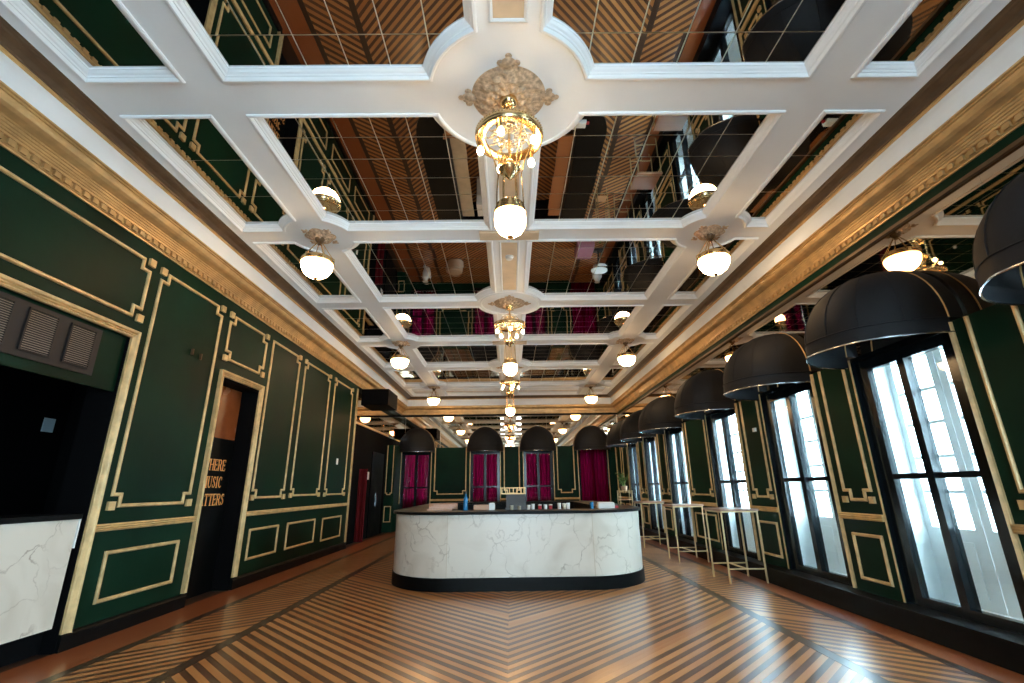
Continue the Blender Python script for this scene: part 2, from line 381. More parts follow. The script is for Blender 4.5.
MB().box(AX - 0.3, AX - 0.02, LEND + 0.02, Y1, 3.31, 4.19).build('mirror_sheet', 'wmirror', wall_alcove)
pier = MB().box(AX - 0.3, -4.12, 17.4, Y1, 0, 2.95).build('pier', 'green', wall_alcove)
fP = lambda u, v, w_: (u, 17.4 - w_, v)

# ------------------------------------------------------------------ gold mouldings
STRIP = [(-0.019, 0.0), (-0.019, 0.012), (-0.009, 0.024), (0.009, 0.024), (0.019, 0.012), (0.019, 0.0)]
def key_path(u0, u1, v0, v1, kx=0.115, keys='abcd'):
    p = []
    for c, (u, v, su, sv) in zip('abcd', ((u0, v0, 1, 1), (u1, v0, -1, 1), (u1, v1, -1, -1), (u0, v1, 1, -1))):
        if c not in keys: p.append((u, v)); continue
        q = [(u, v + sv * kx), (u + su * kx, v + sv * kx), (u + su * kx, v)]
        p += q if c in 'ac' else q[::-1]
    return p
def frame(fn, u0, u1, v0, v1, parent, keys='abcd', kx=0.115, sc=1.0):
    o = MB().sweep(key_path(u0, u1, v0, v1, kx, keys), [(a * sc, b_) for a, b_ in STRIP], fn).build('panel_frame', 'gold', parent)
    return o
def uframe(fn, u0, u1, v0, v1, parent, kx=0.105, sc=1.0):
    p = [(u0, v1), (u0, v0 + kx), (u0 + kx, v0 + kx), (u0 + kx, v0), (u1 - kx, v0), (u1 - kx, v0 + kx), (u1, v0 + kx), (u1, v1)]
    o = MB().sweep(p, [(a * sc, b_) for a, b_ in STRIP], fn, False).build('panel_frame', 'gold', parent)
    for u in (u0, u1): MB().mbox(fn, u - 0.036, u + 0.036, v0 - 0.036, v0 + 0.036, 0, 0.03).build('corner_block', 'gold', o) if False else None
    return o
def blocks(fn, u0, u1, v0, v1, parent, keys='abcd', h=0.044):
    for c, u, v in (('a', u0, v0), ('b', u1, v0), ('c', u1, v1), ('d', u0, v1)):
        if c in keys: MB().mbox(fn, u - h, u + h, v - h, v + h, 0, 0.03).build('corner_block', 'gold', parent)
ARCH = [(0.0, 0.0), (0.0, 0.03), (0.012, 0.038), (0.024, 0.026), (0.036, 0.04), (0.048, 0.026), (0.06, 0.044), (0.078, 0.05), (0.085, 0.05), (0.085, 0.0)]
RAIL = [(-0.036, 0.0), (-0.036, 0.028), (-0.02, 0.04), (-0.012, 0.028), (0.0, 0.044), (0.012, 0.028), (0.022, 0.042), (0.036, 0.03), (0.036, 0.0)]
def rail(fn, u0, u1, v, parent): return MB().sweep([(u0, v), (u1, v)], RAIL, fn, closed=False).build('chair_rail', 'gold', parent)
UP = [(5.26, 6.515, 1.277, 3.985, 'abcd'), (6.75, 7.85, 3.305, 3.98, 'abcd'), (8.085, 9.2, 1.31, 3.98, 'abc'), (9.485, 10.875, 1.325, 3.975, 'abcd'), (11.215, 12.52, 1.32, 3.985, 'abcd'), (1.25, 5.06, 3.305, 4.0, 'abcd')]
for k in range(3): UP.append((-4.7 + 1.95 * k, -3.0 + 1.95 * k, 1.3, 3.98, 'abcd'))
for u0, u1, v0, v1, ks in UP:
    f_ = frame(fL, u0, u1, v0, v1, wall_left, ks); blocks(fL, u0, u1, v0, v1, f_, ks)
LOW = [(5.35, 6.46, 0.352, 0.811), (8.18, 9.15, 0.376, 0.81), (9.535, 10.83, 0.374, 0.815), (11.275, 12.48, 0.345, 0.80)] + [(-4.7 + 1.95 * k, -3.0 + 1.95 * k, 0.36, 0.81) for k in range(3)]
for u0, u1, v0, v1 in LOW: frame(fL, u0, u1, v0, v1, wall_left, '')
for u0, u1 in ((5.097, 6.697), (7.925, 12.9), (Y0 + 0.02, OP0 - 0.09)): rail(fL, u0, u1, 1.066, wall_left)
MB().sweep([(OP1, 0.15), (OP1, OPZ), (OP0, OPZ), (OP0, 0.15)], [(-a, b_) for a, b_ in ARCH], fL, False).build('architrave', 'gold', wall_left)
MB().sweep([(DR1, 0.17), (DR1, DRZ), (DR0, DRZ), (DR0, 0.17)], [(-a, b_) for a, b_ in ARCH], fL, False).build('architrave', 'gold', wall_left)
MB().mbox(fL, 12.88, 12.96, 0.15, 4.1, 0, 0.03).build('end_strip', 'gold', wall_left)
b_ = MB()
for a, c in ((Y0 + 0.01, OP0 - 0.0), (OP1, DR0), (DR1, LEND)):
    b_.sweep([(a, 0), (c, 0)], [(0, 0.0), (0, 0.035), (0.13, 0.035), (0.15, 0.02), (0.16, 0.0)], fL, False)
struct(b_.build('baseboard_left', 'black'))
MB().mbox(fL, 6.02, 6.04, 3.15, 3.23, 0, 0.03).build('bracket', 'bronze', wall_left); MB().mbox(fL, 6.2, 6.22, 3.13, 3.21, 0, 0.03).build('bracket', 'bronze', wall_left)
MB().mbox(fL, 11.80, 11.88, 2.01, 2.15, 0, 0.02).build('switch_plate', 'whitebox', wall_left)

# ------------------------------------------------------------------ right wall: piers, sill, mirrors
bounds = [(Y0 + 0.0, WIN[0][0])] + [(WIN[i][1], WIN[i + 1][0]) for i in range(len(WIN) - 1)] + [(WIN[-1][1], Y1)]
struct(MB().box(3.875, XR, Y0 + 0.01, Y1 - 0.01, 0, 0.195).build('baseboard_right', 'black'))
struct(MB().box(3.86, XR, Y0 + 0.01, Y1 - 0.01, 0.195, 0.222).build('trim_sill', 'black'))
for a, c in bounds:
    p = MB().box(PX, XR + 0.001, a, c, 0.222, 2.81).build('pier', 'green', wall_right)
    MB().mbox(fR, a + 0.002, a + 0.02, 0.23, 2.8, 0, 0.012).build('edge_bead', 'gold', p)
    MB().sweep([(c - 0.028, 0.235), (c - 0.028, 2.8)], [(q * 0.62, r * 0.7) for q, r in RAIL], fR, False).build('edge_bead', 'gold', p)
    if c - a > 0.5:
        n = 1 if c - a < 1.5 else 2
        for i in range(n):
            u0 = a + 0.13 + i * (c - a) / n; u1 = a + (c - a) / n * (i + 1) - 0.19
            uframe(fR, u0, u1, 1.225, 2.80, p, 0.105, 0.95)
            mb = MB().mbox(fR, u0 - 0.036, u0 + 0.036, 1.189, 1.261, 0, 0.03).mbox(fR, u1 - 0.036, u1 + 0.036, 1.189, 1.261, 0, 0.03); mb.build('corner_block', 'gold', p)
            frame(fR, u0, u1, 0.37, 0.84, p, '', sc=0.9)
        MB().sweep([(a + 0.02, 1.04), (c - 0.055, 1.04)], RAIL, fR, False).build('chair_rail', 'gold', p)
MB().mbox(fR, 7.78, 7.86, 2.24, 2.30, 0, 0.03).build('sensor', 'whitebox', wall_right)
MB().box(XR - 0.05, XR, Y0, Y1, 4.035, 4.07).build('mirror_bead', 'bronze', wall_right)
MB().box(XR - 0.004, XR, Y0, Y1, 2.82, 4.04).build('mirror_backing', 'joint', wall_right)
msh = MB().box(-0.006, 0, 0.004, 1.071, 2.815, 4.035).mesh('mirror_sheet', 'wmirror')
for k in range(22): link('mirror_sheet', msh, wall_right, (XR - 0.006, Y0 + k * 1.068, 0))

# ------------------------------------------------------------------ back wall piers and mirrors
edges = [XL - 0.22] + [q for c in BWIN for q in (c - 0.55, c + 0.55)] + [PX]
for i in range(0, len(edges), 2):
    a, c = edges[i], edges[i + 1]
    if c - a < 0.2: continue
    p = MB().box(a, c, Y1 - 0.14, Y1, 0.0, 2.92).build('pier', 'green', wall_back)
    fQ = lambda u, v, w_: (u, Y1 - 0.14 - w_, v)
    for u in (a + 0.015, c - 0.03): MB().mbox(fQ, u, u + 0.025, 0.9, 2.9, 0, 0.02).build('edge_bead', 'gold', p)
    if c - a > 0.5:
        uframe(fQ, a + 0.17, c - 0.17, 1.23, 2.91, p, 0.11)
        MB().sweep([(a + 0.02, 1.02), (c - 0.02, 1.02)], RAIL, fQ, False).build('chair_rail', 'gold', p)
MB().box(-6.6, XR - 0.01, Y1 - 0.004, Y1, 2.93, 4.12).build('mirror_backing', 'joint', wall_back)
msh = MB().box(0.003, 1.37, -0.008, 0, 2.93, 4.12).mesh('mirror_sheet', 'wmirror')
for k in range(-1, 6): link('mirror_sheet', msh, wall_back, (-4.05 + k * 1.373, Y1 - 0.006, 0))
MB().box(-6.6, XR, Y1 - 0.05, Y1, 4.12, 4.19).build('mirror_bead', 'black', wall_back)
MB().box(-6.6, XL, Y1 - 0.09, Y1, 4.2, 4.38).build('cornice_piece', 'cornice', wall_back)
uframe(fP, -4.40, -4.18, 1.25, 2.94, pier, 0.05, 0.7); frame(fP, -4.40, -4.18, 0.35, 0.85, pier, '', 0.1, 0.7)

# ------------------------------------------------------------------ cornice rings
def ring(prof, name, mat, label):
    mb = MB(); n = len(prof)
    for d, z in prof: mb.v += [(XL + d, Y0 + d, z), (XR - d, Y0 + d, z), (XR - d, Y1 - d, z), (XL + d, Y1 - d, z)]
    for j in range(n - 1):
        for i in range(4):
            i2 = (i + 1) % 4; mb.f.append((j * 4 + i, j * 4 + i2, j * 4 + 4 + i2, j * 4 + 4 + i))
    return struct(mb.build(name, mat), label)
crn = ring([(0.0, 4.186), (0.018, 4.186), (0.022, 4.198), (0.035, 4.205), (0.035, 4.262), (0.062, 4.266), (0.066, 4.285), (0.078, 4.29), (0.08, 4.305), (0.09, 4.31), (0.092, 4.328), (0.103, 4.333),
            (0.105, 4.352), (0.118, 4.357), (0.118, 4.372), (0.135, 4.376), (0.15, 4.382), (0.185, 4.392), (0.215, 4.412), (0.232, 4.44), (0.235, 4.462), (0.25, 4.466), (0.25, 4.48), (0.272, 4.484), (0.272, 4.50), (0.2, 4.50)],
           'trim_1', 'cornice', 'gold stepped cornice with dentil row')
ring([(0.255, 4.49), (0.262, 4.53), (0.262, 4.60), (0.255, 4.68), (0.235, 4.755)], 'trim_2', 'white', 'white cove between the gold cornice and the ceiling')
ring([(0.232, 4.75), (0.246, 4.752), (0.256, 4.76), (0.256, 4.772), (0.262, 4.776)], 'trim_3', 'cornice', 'thin gold bead at the ceiling edge')
ring([(0.262, 4.774), (0.275, 4.775), (0.282, 4.785), (0.33, 4.80), (0.365, 4.825), (0.385, 4.83), (0.395, 4.84), (0.412, 4.842), (0.425, 4.853), (0.425, 4.87)], 'trim_4', 'bronze', 'dark bronze crown moulding around the ceiling')
dm = MB(); dp = 0.105
for k in range(int((Y1 - Y0) / dp)):
    y = Y0 + 0.08 + k * dp
    dm.box(XL + 0.03, XL + 0.06, y, y + 0.06, 4.208, 4.26); dm.box(XR - 0.06, XR - 0.03, y, y + 0.06, 4.208, 4.26)
for k in range(int((XR - XL) / dp)):
    x = XL + 0.08 + k * dp; dm.box(x, x + 0.06, Y1 - 0.06, Y1 - 0.03, 4.208, 4.26)
tag(dm.build('dentils', 'cornice', crn), kind='stuff')

# ------------------------------------------------------------------ ceiling
XB = [-3.69, -2.82, -2.49, -0.22, 0.27, 2.70, 3.07, 3.664]          # coffer edges in x (pairs)
BY = [(-4.45, -4.25), (-1.85, -1.5), (0.78, 1.12), (3.28, 3.66), (5.79, 6.09), (8.40, 8.70), (10.93, 11.28), (13.46, 13.83), (16.19, 16.55), (17.98, 18.06)]
SPX = 0.025
LB = (-2.655, 2.885)
CIR = [(SPX, 3.47, 0.70), (SPX, 8.55, 0.61), (SPX, 13.65, 0.61), (SPX, -1.67, 0.68)]
for yb in (0.95, 5.94, 11.1, 16.37):
    for x in LB: CIR.append((x, yb, 0.45))
def outline(x0, x1, y0, y1):
    pts = []
    for cx, cy, sx, sy in ((x0, y0, 1, 1), (x1, y0, -1, 1), (x1, y1, -1, -1), (x0, y1, 1, -1)):
        hit = None
        for a, b_, r in CIR:
            if abs(a - cx) < 0.6 and abs(b_ - cy) < 0.6 and (cx - a) ** 2 + (cy - b_) ** 2 < r * r: hit = (a, b_, r)
        if not hit: pts.append((cx, cy)); continue
        a, b_, r = hit
        ph = (a + sx * math.sqrt(r * r - (cy - b_) ** 2), cy); pv = (cx, b_ + sy * math.sqrt(r * r - (cx - a) ** 2))
        A, B = (pv, ph) if sx * sy > 0 else (ph, pv)
        a0 = math.atan2(A[1] - b_, A[0] - a); a1 = math.atan2(B[1] - b_, B[0] - a)
        d = (a1 - a0 + PI) % (2 * PI) - PI
        pts += [(a + r * math.cos(a0 + d * t / 12), b_ + r * math.sin(a0 + d * t / 12)) for t in range(13)]
    return pts
bmc = bmesh.new(); OUT = []
def loop(pts):
    vs = [bmc.verts.new((x, y, ZB)) for x, y in pts]; return [bmc.edges.new((vs[i], vs[(i + 1) % len(vs)])) for i in range(len(vs))]
es = loop([(XL, Y0), (XR, Y0), (XR, Y1), (XL, Y1)])
for i in range(len(BY) - 1):
    for j in range(0, 8, 2):
        x0, x1, y0, y1 = XB[j], XB[j + 1], BY[i][1], BY[i + 1][0]
        o_ = outline(x0, x1, y0, y1); OUT.append((o_, x0, x1, y0, y1, i)); es += loop(o_)
bmesh.ops.triangle_fill(bmc, use_beauty=True, use_dissolve=False, edges=es, normal=(0, 0, -1))
me = bpy.data.meshes.new('ceiling'); bmc.to_mesh(me); bmc.free(); me.materials.append(M['white'])
ceiling = struct(link('ceiling', me), 'white coffered ceiling with mirrored panels')
struct(MB().box(-6.8, XR + 0.34, Y0 - 0.3, Y1 + 0.3, 4.96, 5.12).build('trim_slab', 'white'))
fC = lambda u, v, w_: (u, v, w_)
CPROF = [(-0.002, ZB), (-0.002, ZB - 0.012), (0.008, ZB - 0.020), (0.026, ZB - 0.020), (0.036, ZB - 0.008), (0.042, ZB + 0.004), (0.052, ZB + 0.006), (0.058, ZB + 0.018), (0.075, ZB + 0.026), (0.09, ZB + 0.042), (0.098, ZB + 0.044), (0.10, ZM + 0.004)]
tile_rest = MB(); back = MB()
def tile(mb, w_, h_): return mb.box(-w_ / 2, w_ / 2, -h_ / 2, h_ / 2, 0, 0.006)
for o_, x0, x1, y0, y1, i in OUT:
    MB().sweep(o_, CPROF, fC).build('coffer_moulding', 'white', ceiling)
    back.box(x0 - 0.03, x1 + 0.03, y0 - 0.03, y1 + 0.03, ZM + 0.010, ZM + 0.02)
    wide = x1 - x0 > 1.5
    nx = 6 if wide else 1; ny = max(1, round((y1 - y0 - 0.12) / (0.335 if wide else 0.67)))
    tw, th = (x1 - x0 - 0.1) / nx, (y1 - y0 - 0.1) / ny
    sm = tile(MB(), tw - 0.010, th - 0.010).mesh('mirror_tile', 'mirror') if i in (2, 3, 4) else None
    for a in range(nx):
        for b_ in range(ny):
            cx, cy = x0 + 0.05 + (a + 0.5) * tw, y0 + 0.05 + (b_ + 0.5) * th
            rx, ry = random.gauss(0, 0.0016), random.gauss(0, 0.0016)
            if sm:
                t = link('mirror_tile', sm, ceiling, (cx, cy, ZM)); t.rotation_euler = (rx, ry, 0)
            else:
                w2, h2 = tw / 2 - 0.0045, th / 2 - 0.0045
                tile_rest.add([(cx + sx * w2, cy + sy * h2, ZM + sx * w2 * ry + sy * h2 * rx) for sx, sy in ((-1, -1), (-1, 1), (1, 1), (1, -1))], [(0, 1, 2, 3)])
tag(tile_rest.build('mirror_tiles', 'mirror', ceiling), kind='stuff')
back.build('mirror_backing', 'joint', ceiling)  # pale sheet in the tile gaps imitates light caught by bevelled edges
# spine: inset beige panels, crossing plates
for i in range(len(BY) - 1):
    y0, y1 = BY[i][1] + 0.05, BY[i + 1][0] - 0.05
    for cx, cy, r in CIR:
        if abs(cx - SPX) < 0.01:
            if abs(cy - BY[i][1]) < 0.5: y0 = cy + r + 0.06
            if abs(cy - BY[i + 1][0]) < 0.5: y1 = cy - r - 0.06
    MB().box(SPX - 0.125, SPX + 0.125, y0, y1, ZB - 0.006, ZB - 0.001).build('spine_panel', 'spine', ceiling)
    MB().sweep([(SPX - 0.125, y0), (SPX + 0.125, y0), (SPX + 0.125, y1), (SPX - 0.125, y1)], [(-0.03, ZB), (-0.03, ZB - 0.012), (-0.012, ZB - 0.02), (0.004, ZB - 0.012), (0.008, ZB - 0.002)], fC).build('spine_moulding', 'white', ceiling)
for yb in (5.94, 11.1):
    MB().box(SPX - 0.42, SPX + 0.42, yb - 0.10, yb + 0.10, ZB - 0.03, ZB).build('crossing_plate', 'spine', ceiling)
MB().lathe([(0.02, -0.05), (0.05, -0.045), (0.055, -0.015), (0.07, -0.006), (0.07, 0)], 16, (SPX, 6.6, ZB - 0.005)).build('smoke_detector', 'whitebox', ceiling, True)
def rosette(cx, cy, r, lobes, name, square=False):
    mb = MB(); n = 120; rings = 22
    k = len(mb.v)
    for j in range(rings + 1):
        t = j / rings
        for i in range(n):
            a = 2 * PI * i / n
            rr = r * (1 + (0.10 * math.cos(4 * a) if square else 0.0))
            z = -0.055 * (1 - t ** 2) - 0.05 * math.sin(t * 11) * math.cos(lobes * a) * t * (1 - t) - 0.022 * (1 - t) * math.cos(t * 26) * math.cos(4 * a + t * 5)
            if j == rings: z = 0
            q = max(0.02, t) * rr; mb.v.append((cx + q * math.cos(a), cy + q * math.sin(a), ZB + z))
    for j in range(rings):
        for i in range(n): mb.f.append((k + j * n + i, k + j * n + (i + 1) % n, k + (j + 1) * n + (i + 1) % n, k + (j + 1) * n + i))
    for q in range(4):
        a = PI / 2 * q + (PI / 4 if square else 0); R = r * 1.08
        px, py = cx + R * math.cos(a), cy + R * math.sin(a)
        mb.sphere((px, py, ZB - 0.01), r * 0.19, 10, 6, 0.25); mb.sphere((cx + (R + r * 0.2) * math.cos(a), cy + (R + r * 0.2) * math.sin(a), ZB - 0.006), r * 0.09, 8, 6, 0.3)
        for s_ in (-1, 1): mb.sphere((px - s_ * r * 0.2 * math.sin(a), py + s_ * r * 0.2 * math.cos(a), ZB - 0.006), r * 0.10, 8, 6, 0.3)
    return mb.build(name, 'rose', ceiling, True)
rosette(SPX, 3.47, 0.34, 12, 'ceiling_rose'); rosette(SPX, 8.55, 0.31, 12, 'ceiling_rose'); rosette(SPX, 13.65, 0.31, 12, 'ceiling_rose')
for yb in (5.94, 11.1, 16.37):
    for x in LB: rosette(x, yb, 0.20, 8, 'ceiling_rose', True)
for cy, r in ((8.55, 0.61), (13.65, 0.61), (3.47, 0.70)):
    MB().lathe([(r - 0.03, 0.0), (r - 0.03, -0.012), (r - 0.045, -0.02), (r - 0.06, -0.012), (r - 0.07, 0.0)], 64, (SPX, cy, ZB), False).build('ring_moulding', 'white', ceiling, True) if cy > 4 else None

# ------------------------------------------------------------------ windows on the right
def window_unit(name, w_, z0, z1, parentloc, rz, label, door=True):
    """local frame: x along the opening, y outwards, z up"""
    wn = struct(empty(name, parentloc, rz), label); h = w_ / 2; fr = 0.165 if door else 0.10
    H = z1 - z0; tz = 1.47 - z0
    mb = MB(); mb.box(-h, -h + fr, -0.03, 0.04, 0, H); mb.box(h - fr, h, -0.03, 0.04, 0, H); mb.box(-h + fr, h - fr, -0.03, 0.04, 0, 0.09); mb.box(-h + fr, h - fr, -0.03, 0.04, H - 0.16, H)
    mb.build('frame', 'gloss', wn)
    MB().box(-0.045, 0.045, -0.05, 0.05, 0.09, H - 0.16).build('mullion', 'gloss', wn)
    for s_ in (-1, 1):
        a, c = (-h + fr, -0.045) if s_ < 0 else (0.045, h - fr)
        MB().box(a, c, -0.028, 0.036, tz - 0.028, tz + 0.028).build('transom', 'gloss', wn)
        MB().box(a, c, 0.0, 0.006, 0.09, tz - 0.028).build('pane', 'glass', wn); MB().box(a, c, 0.0, 0.006, tz + 0.028, H - 0.16).build('pane', 'glass', wn)
    # white french casement behind
    for s_ in (-1, 1):
        a, c = (-h, -0.004) if s_ < 0 else (0.004, h)
        st = 0.085; mb = MB(); yy = 0.32 if door else 0.24
        mb.box(a, a + st, yy, yy + 0.05, 0.0, H); mb.box(c - st, c, yy, yy + 0.05, 0, H)
        mb.box(a + st, c - st, yy, yy + 0.05, H - 0.09, H); mb.box(a + st, c - st, yy, yy + 0.05, 0, 0.74)
        mb.box(a + st + 0.05, c - st - 0.05, yy - 0.012, yy, 0.12, 0.62)
        lf = mb.build('casement', 'casement', wn)
        mid = (a + c) / 2 + s_ * 0.07
        mb = MB().box(mid - 0.018, mid + 0.018, yy + 0.012, yy + 0.038, 0.74, H - 0.09)
        nb_ = 5
        for q in range(1, nb_):
            z = 0.74 + (H - 0.83) * q / nb_; mb.box(a + st, c - st, yy + 0.014, yy + 0.036, z - 0.018, z + 0.018)
        mb.build('glazing_bar', 'casement', lf)
        MB().box(a + st, c - st, yy + 0.022, yy + 0.027, 0.74, H - 0.09).build('pane', 'glass', lf)
    # lining of the opening
    mb = MB(); mb.box(-h - 0.01, -h + 0.004, -0.075, -0.03, 0, H); mb.box(h - 0.004, h + 0.01, -0.075, -0.03, 0, H); mb.box(-h, h, -0.075, -0.03, H - 0.03, H + 0.01)
    mb.build('reveal', 'gloss', wn)
    mb = MB(); mb.box(-h - 0.01, -h + 0.012, 0.04, 0.42, 0, H); mb.box(h - 0.012, h + 0.01, 0.04, 0.42, 0, H); mb.box(-h + 0.012, h - 0.012, 0.04, 0.42, -0.01, 0.03)
    mb.build('outer_reveal', 'casement', wn)
    return wn
for i, (a, c) in enumerate(WIN):
    window_unit('window_%d' % (i + 1), c - a, 0.222, 2.80, (4.13, (a + c) / 2, 0.222), -PI / 2, 'black framed window with white french casement behind the glass')
for i, c in enumerate(BWIN):
    window_unit('window_%d' % (i + 11), 1.10, 0.30, 2.82, (c, Y1 - 0.02, 0.30), 0, 'black framed back window with burgundy sheer', False)

# balcony and the buildings across the street
struct(MB().box(4.6, 5.8, Y0, Y1, -0.1, 0.05).build('balcony_floor', 'facade'))
rl = empty('balcony_railing', (5.6, 7, 0.05)); tag(rl, 'grey iron railing on the balcony outside the windows', 'railing')
MB().box(-0.025, 0.025, -9, 9, 0.98, 1.03).build('top_rail', 'facade', rl); MB().box(-0.02, 0.02, -9, 9, 0.08, 0.11).build('bottom_rail', 'facade', rl)
bar_m = MB().box(-0.01, 0.01, -0.01, 0.01, 0.0, 1.0).mesh('baluster', M['facade'])
for k in range(120): link('baluster', bar_m, rl, (0, -8.9 + k * 0.15, 0))
bd = empty('street_building', (19, 6, -5)); tag(bd, 'pale building across the street seen through the windows', 'building')
MB().box(0, 6, -22, 22, 0, 7.2).build('facade', 'facade', bd)
MB().box(-0.9, 0, -8, 12, 5.0, 5.5).build('shop_awning', 'red', bd)
wm = MB().box(-0.05, 0.02, 0, 1.2, 0, 1.6).mesh('window', M['dark'])
for k in range(12): link('window', wm, bd, (0, -20 + k * 3.4, 5.55 - 3.0))

# ------------------------------------------------------------------ dome awnings
def awning_meshes(a, p, h, sk=0.14):
    n, mm = 48, 10; can = MB()
    def P(th, ph, k=1.0):
        g = 1 - 0.03 * abs(math.sin(th * 3.5)) ** 1.0 * math.cos(ph)
        return (k * g * p * math.sin(th) * math.cos(ph), k * a * math.cos(th) * math.cos(ph), k * h * math.sin(ph))
    for j in range(mm + 1):
        ph = PI / 2 * j / mm
        for i in range(n + 1): can.v.append(P(PI * i / n, ph))
    W_ = n + 1
    for j in range(mm):
        for i in range(n): can.f.append((j * W_ + i, j * W_ + i + 1, (j + 1) * W_ + i + 1, (j + 1) * W_ + i))
    val = MB(); k = 0
    for z in (0, -sk):
        for i in range(n + 1):
            q = P(PI * i / n, 0); e = 1.012 if z else 1.0; val.v.append((q[0] * e, q[1] * e, z))
    for i in range(n): val.f.append((i, i + 1, W_ + i + 1, W_ + i))
    wire = MB().tube([(P(PI * i / n, 0)[0] * 1.012, P(PI * i / n, 0)[1] * 1.012, -sk) for i in range(n + 1)], 0.009, 6)
    pip = MB().tube([(P(PI * i / n, 0)[0] * 1.006, P(PI * i / n, 0)[1] * 1.006, 0) for i in range(n + 1)], 0.006, 6)
    rim = MB().tube([(0, a * math.cos(PI * i / 32), h * math.sin(PI * i / 32)) for i in range(33)], 0.008, 6)
    bk = MB().tube([(-0.07, a * math.cos(PI * i / 32), h * math.sin(PI * i / 32)) for i in range(33)], 0.004, 6)
    side = MB()
    for i in range(33):
        for x in (0, -0.14): side.v.append((x, a * math.cos(PI * i / 32), h * math.sin(PI * i / 32)))
    for i in range(32): side.f.append((i * 2, i * 2 + 1, i * 2 + 3, i * 2 + 2))
    seam = MB()
    for q in range(1, 7):
        th = PI * q / 7
        seam.tube([tuple(1.003 * c for c in P(th, PI / 2 * j / 10)) for j in range(11)], 0.004, 5)
    return [('canopy', can.mesh('canopy', 'awning', True)), ('valance', val.mesh('valance', 'awning', True)), ('lower_wire', wire.mesh('lower_wire', 'silver', True)),
            ('piping', pip.mesh('piping', 'awning', True)), ('rim', rim.mesh('rim', 'cornice', True)), ('back_band', side.mesh('back_band', 'awning', True)), ('seam', seam.mesh('seam', 'awning', True))]
AWM = awning_meshes(0.69, 0.83, 0.73); AWB = awning_meshes(0.69, 0.55, 0.80)
def awning(ms, loc, rz, label, group):
    e = empty('dome_awning', loc, rz); tag(e, label, 'awning', group)
    for nm, me in ms: link(nm, me, e)
awl = [None, None, 'black dome awning cut by the right edge of the picture', 'large black dome awning over the nearest whole window', 'black dome awning over the second window from the right edge', 'black dome awning over the third window, above the nearest high table',
       'black dome awning on the window wall, fourth from the right edge', 'black dome awning on the window wall, fifth from the right edge', 'black dome awning on the window wall beside the back corner']
for i, (a, c) in enumerate(WIN):
    if awl[i]: awning(AWM, (PX, (a + c) / 2, 2.85), PI, awl[i], 'dome awnings over the window wall')
for c, t in zip(BWIN, ('leftmost black dome awning on the back wall, beside the dark alcove', 'black dome awning second from left on the back wall', 'black dome awning third from left on the back wall', 'rightmost black dome awning on the back wall, by the corner')):
    awning(AWB, (c, Y1 - 0.15, 2.88), -PI / 2, t, 'dome awnings over the back windows')

# ------------------------------------------------------------------ curtains
def curtain(x0, x1, y, z0, z1, mat, label, folds=9, amp=0.035, nm='curtain'):
    mb = MB(); n = folds * 10
    for z in (z0, (z0 + z1) / 2, z1):
        for i in range(n + 1):
            t = i / n; mb.v.append((x0 + (x1 - x0) * t, y + amp * math.sin(t * folds * 2 * PI) * (1.15 if z == z0 else 0.9) + 0.01 * math.sin(t * 17 + z), z))
    for j in range(2):
        for i in range(n): mb.f.append((j * (n + 1) + i, j * (n + 1) + i + 1, (j + 1) * (n + 1) + i + 1, (j + 1) * (n + 1) + i))
    o = mb.build(nm, mat, None, True); tag(o, label, 'curtain'); return o
curtain(BWIN[0] - 0.5, BWIN[0] + 0.5, Y1 + 0.14, 0.36, 2.76, 'curtain', 'burgundy sheer curtain behind the leftmost back window', 8, 0.03)
curtain(BWIN[1] - 0.5, BWIN[1] + 0.5, Y1 + 0.14, 0.36, 2.76, 'curtain', 'burgundy sheer curtain behind the second back window from the left', 8, 0.03)
curtain(BWIN[2] - 0.5, BWIN[2] + 0.5, Y1 + 0.14, 0.36, 2.76, 'curtain', 'burgundy sheer curtain behind the third back window, right of the gold crate', 8, 0.03)
curtain(BWIN[3] - 0.47, BWIN[3] + 0.53, Y1 - 0.09, 0.06, 2.8, 'curtain', 'full burgundy curtain hanging in front of the rightmost back window', 8, 0.03)
rc = curtain(-4.42, -4.17, 14.3, 0.02, 2.0, 'redcloth', 'narrow dull red drape at the end of the green wall', 4, 0.03, 'drape')

